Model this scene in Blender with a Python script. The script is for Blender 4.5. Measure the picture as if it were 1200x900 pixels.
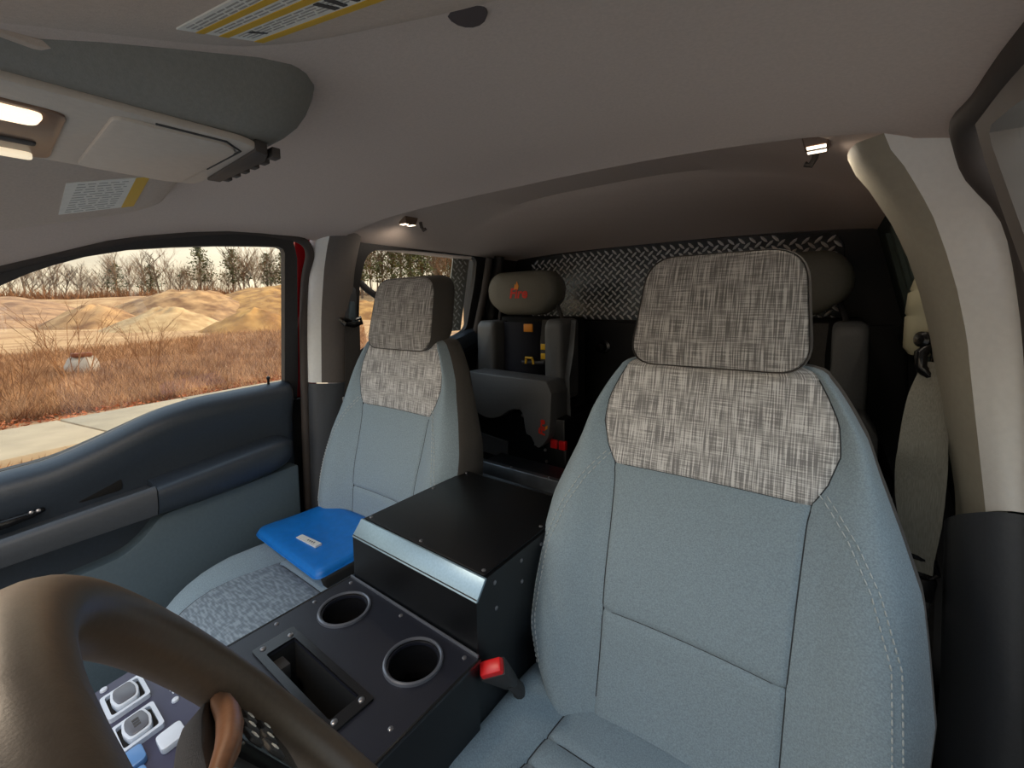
import bpy, bmesh, math, random
import numpy as np
from mathutils import Vector, Matrix

random.seed(7)
rng = np.random.default_rng(7)
sc = bpy.context.scene
for o in list(bpy.data.objects):
    bpy.data.objects.remove(o)
COL = sc.collection
R = math.radians

# ------------------------------------------------------------------ camera
# X: towards the driver's side, Y: towards the rear of the cab, Z: up, floor z = 0
cam_d = bpy.data.cameras.new('camera')
cam = bpy.data.objects.new('camera', cam_d)
COL.objects.link(cam)
FPX, CXP, CYP, YAW, PITCH, ROLL = 506.0, 593.0, 398.0, 37.3, 4.7, 0.8
cam_d.sensor_fit = 'HORIZONTAL'
cam_d.sensor_width = 36.0
cam_d.lens = FPX / 1200.0 * 36.0
cam_d.shift_x = (600.0 - CXP) / 1200.0
cam_d.shift_y = (CYP - 450.0) / 1200.0
cam_d.clip_start = 0.01
cam_d.clip_end = 1000
_y, _p, _r = R(YAW), R(PITCH), R(ROLL)
_f = Vector((-math.sin(_y) * math.cos(_p), math.cos(_y) * math.cos(_p), -math.sin(_p)))
_rt = Vector((math.cos(_y), math.sin(_y), 0))
_up = _rt.cross(_f)
_r2 = _rt * math.cos(_r) - _up * math.sin(_r)
_u2 = _up * math.cos(_r) + _rt * math.sin(_r)
cam.matrix_world = Matrix(((_r2.x, _u2.x, -_f.x, 0.54), (_r2.y, _u2.y, -_f.y, -0.722), (_r2.z, _u2.z, -_f.z, 1.09), (0, 0, 0, 1)))
sc.camera = cam

# ------------------------------------------------------------------ sky, sun, exposure
world = bpy.data.worlds.new('sky')
sc.world = world
world.use_nodes = True
nt = world.node_tree
nt.nodes.clear()
tc = nt.nodes.new('ShaderNodeTexCoord')
sep = nt.nodes.new('ShaderNodeSeparateXYZ')
nt.links.new(tc.outputs['Generated'], sep.inputs[0])
ramp = nt.nodes.new('ShaderNodeValToRGB')
ramp.color_ramp.elements[0].position = 0.0
ramp.color_ramp.elements[0].color = (0.72, 0.60, 0.43, 1)
ramp.color_ramp.elements[1].position = 0.65
ramp.color_ramp.elements[1].color = (0.60, 0.76, 0.98, 1)
e = ramp.color_ramp.elements.new(0.20)
e.color = (0.68, 0.65, 0.58, 1)
nt.links.new(sep.outputs['Z'], ramp.inputs[0])
mp = nt.nodes.new('ShaderNodeMapping')
mp.inputs['Scale'].default_value = (1.5, 1.5, 9.0)
nt.links.new(tc.outputs['Generated'], mp.inputs[0])
nz = nt.nodes.new('ShaderNodeTexNoise')
nz.inputs['Scale'].default_value = 2.2
nz.inputs['Detail'].default_value = 5
nt.links.new(mp.outputs[0], nz.inputs['Vector'])
cr = nt.nodes.new('ShaderNodeValToRGB')
cr.color_ramp.elements[0].position = 0.35
cr.color_ramp.elements[0].color = (0.80, 0.77, 0.74, 1)
cr.color_ramp.elements[1].position = 0.6
cr.color_ramp.elements[1].color = (1.12, 1.08, 1.02, 1)
nt.links.new(nz.outputs['Fac'], cr.inputs[0])
mx = nt.nodes.new('ShaderNodeMix')
mx.data_type = 'RGBA'
mx.blend_type = 'MULTIPLY'
mx.inputs['Factor'].default_value = 1.0
nt.links.new(ramp.outputs[0], mx.inputs['A'])
nt.links.new(cr.outputs[0], mx.inputs['B'])
bg = nt.nodes.new('ShaderNodeBackground')
bg.inputs['Strength'].default_value = 0.90
nt.links.new(mx.outputs['Result'], bg.inputs['Color'])
wo = nt.nodes.new('ShaderNodeOutputWorld')
nt.links.new(bg.outputs[0], wo.inputs['Surface'])

sun_d = bpy.data.lights.new('sun', 'SUN')
sun_d.energy = 1.9
sun_d.angle = R(4)
sun_d.color = (1.0, 0.80, 0.54)
sun = bpy.data.objects.new('sun', sun_d)
COL.objects.link(sun)
sun.rotation_euler = Vector((-0.30, -0.84, -0.45)).to_track_quat('-Z', 'Y').to_euler()

sc.view_settings.view_transform = 'Standard'
sc.view_settings.look = 'None'
sc.view_settings.gamma = 1.0
sc.view_settings.use_curve_mapping = False
sc.view_settings.exposure = 1.2

# ------------------------------------------------------------------ materials
def srgb(r, g, b):
    f = lambda c: (c / 255 / 12.92) if c / 255 <= 0.04045 else ((c / 255 + 0.055) / 1.055) ** 2.4
    return (f(r), f(g), f(b), 1)

def mat(name, col, rough=0.6, metal=0.0, var=0.0, vscale=30.0, bump=0.0, bscale=400.0, col2=None, spec=0.5, coat=0.0, vmap=None, sheen=0.0):
    m = bpy.data.materials.new(name)
    m.use_nodes = True
    n = m.node_tree
    b = n.nodes['Principled BSDF']
    c = col if len(col) == 4 else (*col, 1)
    b.inputs['Base Color'].default_value = c
    b.inputs['Roughness'].default_value = rough
    b.inputs['Metallic'].default_value = metal
    b.inputs['Specular IOR Level'].default_value = spec
    b.inputs['Coat Weight'].default_value = coat
    b.inputs['Sheen Weight'].default_value = sheen
    if var or bump:
        t = n.nodes.new('ShaderNodeTexCoord')
        vec = t.outputs['Object']
        if vmap:
            mm = n.nodes.new('ShaderNodeMapping')
            mm.inputs['Scale'].default_value = vmap
            n.links.new(vec, mm.inputs[0])
            vec = mm.outputs[0]
    if var:
        z = n.nodes.new('ShaderNodeTexNoise')
        z.inputs['Scale'].default_value = vscale
        z.inputs['Detail'].default_value = 4
        n.links.new(vec, z.inputs['Vector'])
        r = n.nodes.new('ShaderNodeValToRGB')
        lo = tuple(x * (1 - var) for x in c[:3]) + (1,)
        hi = tuple(min(1, x * (1 + var)) for x in c[:3]) + (1,)
        if col2:
            lo, hi = c, (col2 if len(col2) == 4 else (*col2, 1))
        r.color_ramp.elements[0].position = 0.34
        r.color_ramp.elements[1].position = 0.66
        r.color_ramp.elements[0].color = lo
        r.color_ramp.elements[1].color = hi
        n.links.new(z.outputs['Fac'], r.inputs[0])
        n.links.new(r.outputs[0], b.inputs['Base Color'])
    if bump:
        z2 = n.nodes.new('ShaderNodeTexNoise')
        z2.inputs['Scale'].default_value = bscale
        z2.inputs['Detail'].default_value = 2
        n.links.new(vec, z2.inputs['Vector'])
        bp = n.nodes.new('ShaderNodeBump')
        bp.inputs['Strength'].default_value = bump
        bp.inputs['Distance'].default_value = 0.002
        n.links.new(z2.outputs['Fac'], bp.inputs['Height'])
        n.links.new(bp.outputs[0], b.inputs['Normal'])
    return m

def woven(name, dark, mid, light, sx=230.0, sy=26.0, mix=0.35):
    """streaky woven cloth, from the UVs (in metres)"""
    m = bpy.data.materials.new(name)
    m.use_nodes = True
    n = m.node_tree
    b = n.nodes['Principled BSDF']
    b.inputs['Roughness'].default_value = 0.9
    b.inputs['Sheen Weight'].default_value = 0.15
    uv = n.nodes.new('ShaderNodeTexCoord')
    def noise(scl, det):
        mm = n.nodes.new('ShaderNodeMapping')
        mm.inputs['Scale'].default_value = scl
        n.links.new(uv.outputs['UV'], mm.inputs[0])
        z = n.nodes.new('ShaderNodeTexNoise')
        z.inputs['Scale'].default_value = 1.0
        z.inputs['Detail'].default_value = det
        n.links.new(mm.outputs[0], z.inputs['Vector'])
        return z.outputs['Fac']
    a = noise((sx * 1.75, sy * 0.8, 1), 0)
    c = noise((sy * 1.0, sx * 2.0, 1), 0)
    mxn = n.nodes.new('ShaderNodeMix')
    mxn.inputs['Factor'].default_value = mix
    n.links.new(a, mxn.inputs['A'])
    n.links.new(c, mxn.inputs['B'])
    r = n.nodes.new('ShaderNodeValToRGB')
    r.color_ramp.elements[0].position = 0.38
    r.color_ramp.elements[0].color = dark
    r.color_ramp.elements[1].position = 0.63
    r.color_ramp.elements[1].color = light
    e2 = r.color_ramp.elements.new(0.5)
    e2.color = mid
    n.links.new(mxn.outputs[0], r.inputs[0])
    n.links.new(r.outputs[0], b.inputs['Base Color'])
    bp = n.nodes.new('ShaderNodeBump')
    bp.inputs['Strength'].default_value = 0.35
    bp.inputs['Distance'].default_value = 0.001
    n.links.new(mxn.outputs[0], bp.inputs['Height'])
    n.links.new(bp.outputs[0], b.inputs['Normal'])
    return m

def emit(name, col, st):
    m = bpy.data.materials.new(name)
    m.use_nodes = True
    b = m.node_tree.nodes['Principled BSDF']
    b.inputs['Base Color'].default_value = (*col, 1)
    b.inputs['Emission Color'].default_value = (*col, 1)
    b.inputs['Emission Strength'].default_value = st
    return m

def glass_mat(name, tint=(0.93, 0.95, 0.94), refl=0.06):
    m = bpy.data.materials.new(name)
    m.use_nodes = True
    n = m.node_tree
    n.nodes.clear()
    tr = n.nodes.new('ShaderNodeBsdfTransparent')
    tr.inputs[0].default_value = (*tint, 1)
    gl = n.nodes.new('ShaderNodeBsdfGlossy')
    gl.inputs['Roughness'].default_value = 0.02
    mxs = n.nodes.new('ShaderNodeMixShader')
    mxs.inputs[0].default_value = refl
    n.links.new(tr.outputs[0], mxs.inputs[1])
    n.links.new(gl.outputs[0], mxs.inputs[2])
    out = n.nodes.new('ShaderNodeOutputMaterial')
    n.links.new(mxs.outputs[0], out.inputs['Surface'])
    return m

M = {}
M['headliner'] = mat('headliner', srgb(204, 187, 177), 0.95, var=0.04, vscale=300, bump=0.15, bscale=900)
M['plug'] = mat('plug', srgb(84, 74, 74), 0.9)
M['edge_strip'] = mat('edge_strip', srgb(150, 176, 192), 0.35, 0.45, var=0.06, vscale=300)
M['cup_rim'] = mat('cup_rim', srgb(120, 124, 134), 0.3, 0.6)
M['headliner_shaded'] = mat('headliner_shaded', srgb(132, 130, 125), 0.95, var=0.05, vscale=300, bump=0.15, bscale=900)  # same headliner cloth, with the overhead housing's shade put into the colour
M['grey_cloth'] = mat('grey_cloth', srgb(142, 160, 171), 0.9, var=0.16, vscale=520, bump=0.35, bscale=1400, sheen=0.15)
M['grey_cloth_dark'] = mat('grey_cloth_dark', srgb(82, 79, 76), 0.9, var=0.08, vscale=420, bump=0.3, bscale=1400, sheen=0.1)
M['woven'] = woven('woven', srgb(136, 135, 135), srgb(176, 175, 174), srgb(226, 225, 224), sx=330, sy=28, mix=0.36)
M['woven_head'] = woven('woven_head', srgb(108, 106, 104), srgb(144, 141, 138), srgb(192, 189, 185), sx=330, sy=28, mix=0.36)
M['woven_cushion'] = woven('woven_cushion', srgb(112, 124, 134), srgb(128, 140, 150), srgb(150, 162, 172), sx=30, sy=260, mix=0.3)
M['thread'] = mat('thread', srgb(190, 198, 200), 0.8)
M['seam'] = mat('seam', srgb(56, 60, 64), 0.9)
M['black_plastic'] = mat('black_plastic', srgb(50, 49, 50), 0.55, var=0.08, vscale=200, bump=0.2, bscale=900)
M['dark_plastic'] = mat('dark_plastic', srgb(70, 74, 80), 0.5, var=0.05, vscale=200, bump=0.15, bscale=900)
M['door_plastic'] = mat('door_plastic', srgb(50, 58, 68), 0.34, var=0.06, vscale=160, bump=0.25, bscale=800)
M['door_lower'] = mat('door_lower', srgb(80, 96, 106), 0.55, var=0.05, vscale=160, bump=0.25, bscale=800)
M['deep_black'] = mat('deep_black', srgb(14, 14, 15), 0.8)
M['rubber'] = mat('rubber', srgb(70, 64, 61), 0.7, var=0.05)
M['light_trim'] = mat('light_trim', srgb(236, 237, 235), 0.5, var=0.02, vscale=120, bump=0.12, bscale=900)
M['console_black'] = mat('console_black', srgb(10, 13, 17), 0.36, var=0.10, vscale=500, bump=0.12, bscale=1500)
M['tray_black'] = mat('tray_black', srgb(30, 32, 42), 0.36, var=0.10, vscale=500, bump=0.12, bscale=1500)
M['satin_black'] = mat('satin_black', srgb(24, 24, 26), 0.25)
M['screw'] = mat('screw', srgb(160, 160, 165), 0.3, 0.9)
M['chrome'] = mat('chrome', srgb(200, 200, 200), 0.2, 1.0)
M['alu'] = mat('alu', srgb(244, 246, 248), 0.4, 0.1)
M['alu_light'] = mat('alu_light', srgb(168, 168, 160), 0.4, 0.2)
M['alu_dark'] = mat('alu_dark', srgb(112, 118, 124), 0.30, 0.8, var=0.15, vscale=25)
M['blue_vinyl'] = mat('blue_vinyl', srgb(20, 118, 205), 0.38, var=0.06, vscale=60, bump=0.2, bscale=700)
M['white_print'] = mat('white_print', srgb(228, 226, 220), 0.6, var=0.03, vscale=80)
M['yellow_print'] = mat('yellow_print', srgb(214, 170, 40), 0.6)
M['ink'] = mat('ink', srgb(60, 60, 62), 0.7)
M['pale_ink'] = mat('pale_ink', srgb(160, 158, 154), 0.7)
M['overhead_plastic'] = mat('overhead_plastic', srgb(188, 178, 168), 0.55, var=0.03, vscale=150, bump=0.1, bscale=900)
M['visor'] = mat('visor', srgb(196, 180, 168), 0.9, var=0.05, vscale=300, bump=0.15, bscale=900)
M['leather'] = mat('leather', srgb(82, 70, 59), 0.40, var=0.08, vscale=250, bump=0.03, bscale=1200)
M['wheel_spoke'] = mat('wheel_spoke', srgb(112, 138, 140), 0.45, var=0.05, vscale=200)
M['wheel_trim'] = mat('wheel_trim', srgb(132, 92, 66), 0.35, 0.2, var=0.1, vscale=300)
M['red_plastic'] = mat('red_plastic', srgb(222, 30, 34), 0.35)
M['webbing'] = mat('webbing', srgb(142, 139, 128), 0.8, var=0.16, vscale=160, vmap=(6, 6, 0.15), bump=0.4, bscale=500)
M['webbing_dark'] = mat('webbing_dark', srgb(62, 60, 58), 0.8, var=0.1, vscale=260, bump=0.3, bscale=800)
M['beige_plastic'] = mat('beige_plastic', srgb(176, 172, 146), 0.5, var=0.03)
M['red_paint'] = mat('red_paint', srgb(190, 14, 26), 0.2, coat=0.6)
M['vinyl_olive'] = mat('vinyl_olive', srgb(100, 99, 90), 0.5, var=0.05, vscale=200, bump=0.2, bscale=900)
M['vinyl_grey'] = mat('vinyl_grey', srgb(98, 100, 102), 0.45, var=0.05, vscale=200, bump=0.2, bscale=900)
M['navy_cloth'] = mat('navy_cloth', srgb(22, 24, 36), 0.8)
M['yellow_tag'] = mat('yellow_tag', srgb(228, 180, 30), 0.5)
M['orange_tag'] = mat('orange_tag', srgb(222, 140, 30), 0.5)
M['logo_red'] = mat('logo_red', srgb(226, 48, 30), 0.5)
M['logo_orange'] = mat('logo_orange', srgb(240, 150, 40), 0.5)
M['carpet'] = mat('carpet', srgb(30, 32, 33), 0.95, var=0.2, vscale=300, bump=0.5, bscale=500)
M['rear_side'] = mat('rear_side', srgb(30, 44, 44), 0.8, var=0.15, vscale=12)
M['rear_rib'] = mat('rear_rib', srgb(52, 66, 62), 0.75, var=0.1, vscale=40)
M['black_panel'] = mat('black_panel', srgb(22, 23, 26), 0.5, var=0.3, vscale=8)
M['glass'] = glass_mat('glass')
M['lamp'] = emit('lamp', (1.0, 0.82, 0.62), 1.6)
M['lamp_dim'] = emit('lamp_dim', (1.0, 0.84, 0.60), 0.32)
M['map_lens'] = emit('map_lens', (1.0, 0.78, 0.54), 0.7)
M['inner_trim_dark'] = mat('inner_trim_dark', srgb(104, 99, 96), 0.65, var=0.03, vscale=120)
M['frame_grey'] = mat('frame_grey', srgb(112, 106, 102), 0.6, var=0.04)
M['inner_trim'] = mat('inner_trim', srgb(160, 156, 142), 0.6, var=0.03, vscale=120, bump=0.12, bscale=900)
M['lamp_base'] = mat('lamp_base', srgb(120, 96, 80), 0.35)
M['switch_panel'] = mat('switch_panel', srgb(64, 64, 86), 0.4, var=0.05)
M['switch_lens'] = mat('switch_lens', srgb(96, 98, 106), 0.25)
M['switch_edge'] = mat('switch_edge', srgb(206, 214, 226), 0.3)
M['switch_blue'] = mat('switch_blue', srgb(92, 136, 190), 0.3)

# ------------------------------------------------------------------ helpers
def empty(name, loc=(0, 0, 0)):
    o = bpy.data.objects.new(name, None)
    o.empty_display_size = 0.05
    COL.objects.link(o)
    o.location = loc
    return o

def tag(o, label, cat=None, group=None, kind=None):
    o['label'] = label
    if cat:
        o['category'] = cat
    if group:
        o['group'] = group
    if kind:
        o['kind'] = kind
    return o

def mesh_obj(name, me, m, parent=None, local=False):
    o = bpy.data.objects.new(name, me)
    COL.objects.link(o)
    if m is not None:
        me.materials.append(M[m] if isinstance(m, str) else m)
    if parent is not None:
        o.parent = parent
        if not local:                      # geometry was given in world coordinates
            off = Vector((0, 0, 0))
            q = parent
            while q is not None:
                off += q.location
                q = q.parent
            me.transform(Matrix.Translation(-off))
    return o

def build(name, vf, m, parent=None, smooth=True, bevel=0.0, seg=2, angle=38, uv=None, local=False, weld=False):
    v, f = vf
    me = bpy.data.meshes.new(name)
    me.from_pydata([tuple(map(float, p)) for p in v], [], [tuple(int(i) for i in q) for q in f])
    if uv is not None:
        lay = me.uv_layers.new(name='UVMap')
        for lp in me.loops:
            lay.data[lp.index].uv = uv[lp.vertex_index]
    bm = bmesh.new()
    bm.from_mesh(me)
    if weld:
        bmesh.ops.remove_doubles(bm, verts=bm.verts, dist=1e-5)
    bmesh.ops.recalc_face_normals(bm, faces=bm.faces)
    if bevel > 0:
        es = [e for e in bm.edges if len(e.link_faces) == 2 and e.calc_face_angle(0) > R(25)]
        bmesh.ops.bevel(bm, geom=es, offset=bevel, segments=seg, affect='EDGES', profile=0.5, clamp_overlap=True)
    bm.to_mesh(me)
    bm.free()
    if smooth:
        me.shade_smooth()
        me.set_sharp_from_angle(angle=R(angle))
    return mesh_obj(name, me, m, parent, local)

def box(x0, x1, y0, y1, z0, z1):
    v = [(x0, y0, z0), (x1, y0, z0), (x1, y1, z0), (x0, y1, z0), (x0, y0, z1), (x1, y0, z1), (x1, y1, z1), (x0, y1, z1)]
    return v, [(0, 3, 2, 1), (4, 5, 6, 7), (0, 1, 5, 4), (1, 2, 6, 5), (2, 3, 7, 6), (3, 0, 4, 7)]

def join(*vfs):
    V, Fc = [], []
    for v, f in vfs:
        o = len(V)
        V += list(v)
        Fc += [tuple(i + o for i in q) for q in f]
    return V, Fc

def hexa(b, t):
    """eight corners: bottom four, top four"""
    return list(b) + list(t), [(0, 3, 2, 1), (4, 5, 6, 7), (0, 1, 5, 4), (1, 2, 6, 5), (2, 3, 7, 6), (3, 0, 4, 7)]

def prism(outline, fa, fb):
    """outline 2-D points; fa / fb map a 2-D point to the two faces"""
    n = len(outline)
    v = [fa(*p) for p in outline] + [fb(*p) for p in outline]
    f = [tuple(range(n - 1, -1, -1)), tuple(range(n, 2 * n))]
    f += [(i, (i + 1) % n, n + (i + 1) % n, n + i) for i in range(n)]
    return v, f

def tube(pts, r, seg=10, closed=False, cap=True, flat=1.0):
    pts = [Vector(p) for p in pts]
    n = len(pts)
    rr = r if isinstance(r, (list, tuple)) else [r] * n
    V, Fc = [], []
    up = None
    for i, p in enumerate(pts):
        if closed:
            d = (pts[(i + 1) % n] - pts[i - 1]).normalized()
        else:
            d = (pts[min(i + 1, n - 1)] - pts[max(i - 1, 0)]).normalized()
        if up is None:
            up = Vector((0, 0, 1)) if abs(d.z) < 0.9 else Vector((1, 0, 0))
        a = d.cross(up)
        a.normalize()
        b = a.cross(d)
        up = b
        for k in range(seg):
            t = 2 * math.pi * k / seg
            V.append(p + a * (math.cos(t) * rr[i]) + b * (math.sin(t) * rr[i] * flat))
    m = n if closed else n - 1
    for i in range(m):
        for k in range(seg):
            j = (i + 1) % n
            Fc.append((i * seg + k, i * seg + (k + 1) % seg, j * seg + (k + 1) % seg, j * seg + k))
    if cap and not closed:
        Fc.append(tuple(range(seg - 1, -1, -1)))
        Fc.append(tuple((n - 1) * seg + k for k in range(seg)))
    return V, Fc

def lathe(prof, c, ax=(0, 0, 1), seg=24):
    """prof: (radius, height) pairs round an axis at c"""
    ax = Vector(ax).normalized()
    a = ax.orthogonal().normalized()
    b = ax.cross(a)
    c = Vector(c)
    V, Fc = [], []
    for r, h in prof:
        for k in range(seg):
            t = 2 * math.pi * k / seg
            V.append(c + ax * h + (a * math.cos(t) + b * math.sin(t)) * r)
    for i in range(len(prof) - 1):
        for k in range(seg):
            Fc.append((i * seg + k, i * seg + (k + 1) % seg, (i + 1) * seg + (k + 1) % seg, (i + 1) * seg + k))
    if prof[0][0] > 1e-6:
        Fc.append(tuple(range(seg - 1, -1, -1)))
    if prof[-1][0] > 1e-6:
        Fc.append(tuple((len(prof) - 1) * seg + k for k in range(seg)))
    return V, Fc

def grid(P, closed_u=False):
    """P[i][j] points -> quads"""
    n, m = len(P), len(P[0])
    V = [p for row in P for p in row]
    Fc = []
    for i in range(n - 1):
        for j in range(m if closed_u else m - 1):
            k = (j + 1) % m
            Fc.append((i * m + j, i * m + k, (i + 1) * m + k, (i + 1) * m + j))
    return V, Fc

def catmull(pts, n=8):
    pts = [np.array(p, float) for p in pts]
    out = []
    for i in range(len(pts) - 1):
        p0, p1, p2, p3 = pts[max(i - 1, 0)], pts[i], pts[i + 1], pts[min(i + 2, len(pts) - 1)]
        for k in range(n):
            t = k / n
            out.append(0.5 * ((2 * p1) + (-p0 + p2) * t + (2 * p0 - 5 * p1 + 4 * p2 - p3) * t * t + (-p0 + 3 * p1 - 3 * p2 + p3) * t ** 3))
    out.append(pts[-1])
    return [tuple(p) for p in out]

def rounded(pts, r, n=5):
    """round the corners of a 2-D polygon"""
    out = []
    m = len(pts)
    for i in range(m):
        p = np.array(pts[i], float)
        a = np.array(pts[i - 1], float) - p
        b = np.array(pts[(i + 1) % m], float) - p
        ri = r[i] if isinstance(r, (list, tuple)) else r
        la, lb = np.linalg.norm(a), np.linalg.norm(b)
        q = min(ri, la * 0.48, lb * 0.48)
        s, e_ = p + a / la * q, p + b / lb * q
        for k in range(n + 1):
            t = k / n
            out.append(tuple((1 - t) ** 2 * s + 2 * t * (1 - t) * p + t * t * e_))
    return out

def holed_plate(outer, holes, thick, mapf):
    """flat plate with real holes (filled 2-D curve), mapped into place by mapf(u, v, w)"""
    cd = bpy.data.curves.new('tmp', 'CURVE')
    cd.dimensions = '2D'
    cd.fill_mode = 'BOTH'
    cd.extrude = thick / 2
    for loop in [outer] + holes:
        s = cd.splines.new('POLY')
        s.points.add(len(loop) - 1)
        for p, q in zip(s.points, loop):
            p.co = (q[0], q[1], 0, 1)
        s.use_cyclic_u = True
    co = bpy.data.objects.new('tmp', cd)
    COL.objects.link(co)
    dg = bpy.context.evaluated_depsgraph_get()
    me = bpy.data.meshes.new_from_object(co.evaluated_get(dg))
    v = [mapf(p.co.x, p.co.y, p.co.z) for p in me.vertices]
    f = [tuple(q.vertices) for q in me.polygons]
    bpy.data.objects.remove(co)
    bpy.data.curves.remove(cd)
    bpy.data.meshes.remove(me)
    return v, f

def text_mesh(body, size, depth, mapf):
    cd = bpy.data.curves.new('tmp', 'FONT')
    cd.body = body
    cd.size = size
    cd.extrude = depth
    cd.align_x = 'CENTER'
    cd.align_y = 'CENTER'
    cd.resolution_u = 3
    cd.offset = size * 0.03
    cd.shear = 0.18
    co = bpy.data.objects.new('tmp', cd)
    COL.objects.link(co)
    dg = bpy.context.evaluated_depsgraph_get()
    me = bpy.data.meshes.new_from_object(co.evaluated_get(dg))
    v = [mapf(p.co.x, p.co.y, p.co.z) for p in me.vertices]
    f = [tuple(q.vertices) for q in me.polygons]
    bpy.data.objects.remove(co)
    bpy.data.curves.remove(cd)
    bpy.data.meshes.remove(me)
    return v, f

def copy_tree(o, parent=None):
    c = o.copy()
    COL.objects.link(c)
    c.parent = parent
    for ch in list(o.children):
        copy_tree(ch, c)
    return c

def circle(cx, cy, r, n=40):
    return [(cx + r * math.cos(2 * math.pi * k / n), cy + r * math.sin(2 * math.pi * k / n)) for k in range(n)]

def screw(c, ax, r, parent, m='screw'):
    return build('screw', lathe([(r, 0), (r * 0.95, r * 0.35), (r * 0.55, r * 0.6), (0.0, r * 0.62)], c, ax, 10), m, parent)

def ip(x, xs, ys):
    return float(np.interp(x, xs, ys))

def sstep(a, b, x):
    t = min(1, max(0, (x - a) / (b - a)))
    return t * t * (3 - 2 * t)

# ================================================================== the cab shell
fl = build('floor', box(-0.86, 0.86, -1.05, 0.93, -0.03, 0.0), 'carpet', smooth=False)
tag(fl, 'dark carpeted cab floor under the seats', 'floor', kind='structure')

YE = [-0.95, -0.80, -0.65, -0.58, -0.50, -0.40, -0.25, 0.9]
ZE = [1.03, 1.11, 1.18, 1.208, 1.241, 1.268, 1.290, 1.290]
XE = [0.690, 0.665, 0.644, 0.637, 0.628, 0.621, 0.616, 0.616]

def ceil_mid(y):
    return ip(y, [-0.95, -0.47, -0.30, -0.05, 0.0, 0.012, 0.022, 0.045, 0.43, 0.47, 0.90], [1.19, 1.322, 1.338, 1.334, 1.324, 1.331, 1.378, 1.412, 1.418, 1.398, 1.306])

def ceil_z(x, y):
    xe, ze = ip(y, YE, XE), ip(y, YE, ZE)
    s = min(1, abs(x) / xe)
    return ceil_mid(y) + (ze - ceil_mid(y)) * s ** 3.2

P = []
for y in [-0.80, -0.76, -0.72, -0.65, -0.58, -0.5, -0.44, -0.36, -0.28, -0.2, -0.12, -0.05, -0.02, 0.0, 0.012, 0.022, 0.045, 0.1, 0.2, 0.32, 0.43, 0.45, 0.47, 0.58, 0.7, 0.8, 0.9]:
    xe, ze = ip(y, YE, XE), ip(y, YE, ZE)
    fw = 0.045 if y < -0.02 else 0.13
    row = [(-xe - fw, y, ze - 0.006), (-xe - 0.03, y, ze - 0.012)]
    for s in np.linspace(-1, 1, 33):
        row.append((s * xe, y, ceil_z(s * xe, y)))
    row += [(xe + 0.03, y, ze - 0.012), (xe + fw, y, ze - 0.006)]
    P.append(row)
top = [[(p[0], p[1], 1.46 if abs(p[0]) < 0.6 else p[2] + 0.01) for p in row] for row in P]
ceil = build('ceiling', join(grid(P), grid([[top[i][j] for j in (0, 7, 29, 36)] for i in range(len(top))])), 'headliner', angle=24)
tag(ceil, 'grey cloth headliner with a raised section over the rear', 'ceiling', kind='structure')

# back wall (black lower part and the steel round the plate)
wb = build('wall_back', box(-0.97, 0.97, 0.905, 0.94, 0.0, 1.32), 'black_panel', smooth=False)
tag(wb, 'black rear wall of the cab', 'wall', kind='structure')
build('lower_panel', prism(rounded([(-0.36, 0.30), (0.34, 0.30), (0.34, 1.015), (-0.36, 1.015)], 0.03), lambda u, v: (u, 0.906, v), lambda u, v: (u, 0.888, v)), 'black_panel', wb, bevel=0.004)
build('lower_panel', prism(rounded([(0.36, 0.30), (0.74, 0.30), (0.70, 1.015), (0.36, 1.015)], 0.02), lambda u, v: (u, 0.906, v), lambda u, v: (u, 0.890, v)), 'black_panel', wb, bevel=0.004)
kn = build('knob', lathe([(0.030, 0), (0.030, 0.006), (0.019, 0.010), (0.017, 0.030), (0.012, 0.036), (0, 0.037)], (-0.195, 0.888, 0.915), (0, -1, 0), 20), 'satin_black', wb)

def side_x(z, x0=0.735, k=0.25):
    return x0 - k * (z - 0.85)

# rear passenger wall with its window
rw = [(0.118, 0.902), (0.093, 1.167), (0.107, 1.247), (0.136, 1.268), (0.273, 1.278), (0.605, 1.283), (0.628, 1.266), (0.637, 1.185), (0.633, 0.985), (0.553, 0.955)]
rwl = rounded(rw, [0.01, 0.03, 0.03, 0.03, 0.05, 0.02, 0.02, 0.03, 0.03, 0.1], 4)
wl = build('wall_left', holed_plate([(0.06, 0.0), (0.905, 0.0), (0.905, 1.30), (0.06, 1.30)], [rwl], 0.02, lambda u, v, w: (-side_x(v) - 0.012 + w, u, v)), 'black_plastic', angle=30)
tag(wl, 'dark rear side wall on the passenger side round the rear window', 'wall', kind='structure')
sl = [(0.09, 0.865), (0.15, 0.897), (0.35, 0.925), (0.545, 0.948), (0.63, 0.972), (0.74, 0.985)]
build('window_ledge', grid([[(-side_x(z) + a, y, z + b) for a, b in ((-0.01, 0.012), (0.02, 0.012), (0.034, 0.004), (0.038, -0.012), (0.032, -0.05), (0.0, -0.08))] for y, z in catmull(sl, 4)]), 'door_plastic', wl)
build('pillar_post', tube([(-side_x(1.28) + 0.03, 0.668, 1.28), (-side_x(1.15) + 0.03, 0.672, 1.15), (-side_x(0.97) + 0.03, 0.662, 0.97)], 0.016, 10), 'rubber', wl)
build('pillar_post', tube([(-side_x(1.29) + 0.03, 0.73, 1.29), (-side_x(1.15) + 0.03, 0.735, 1.15), (-side_x(0.6) + 0.03, 0.73, 0.6)], 0.022, 10), 'black_plastic', wl)
w1 = build('window_1', prism(rounded([(0.085, 0.875), (0.065, 1.285), (0.655, 1.295), (0.655, 0.92)], 0.03, 3), lambda u, v: (-side_x(v) - 0.028, u, v), lambda u, v: (-side_x(v) - 0.032, u, v)), 'glass', smooth=False)
tag(w1, 'rear side window pane behind the passenger seat', 'window', kind='structure')

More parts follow.
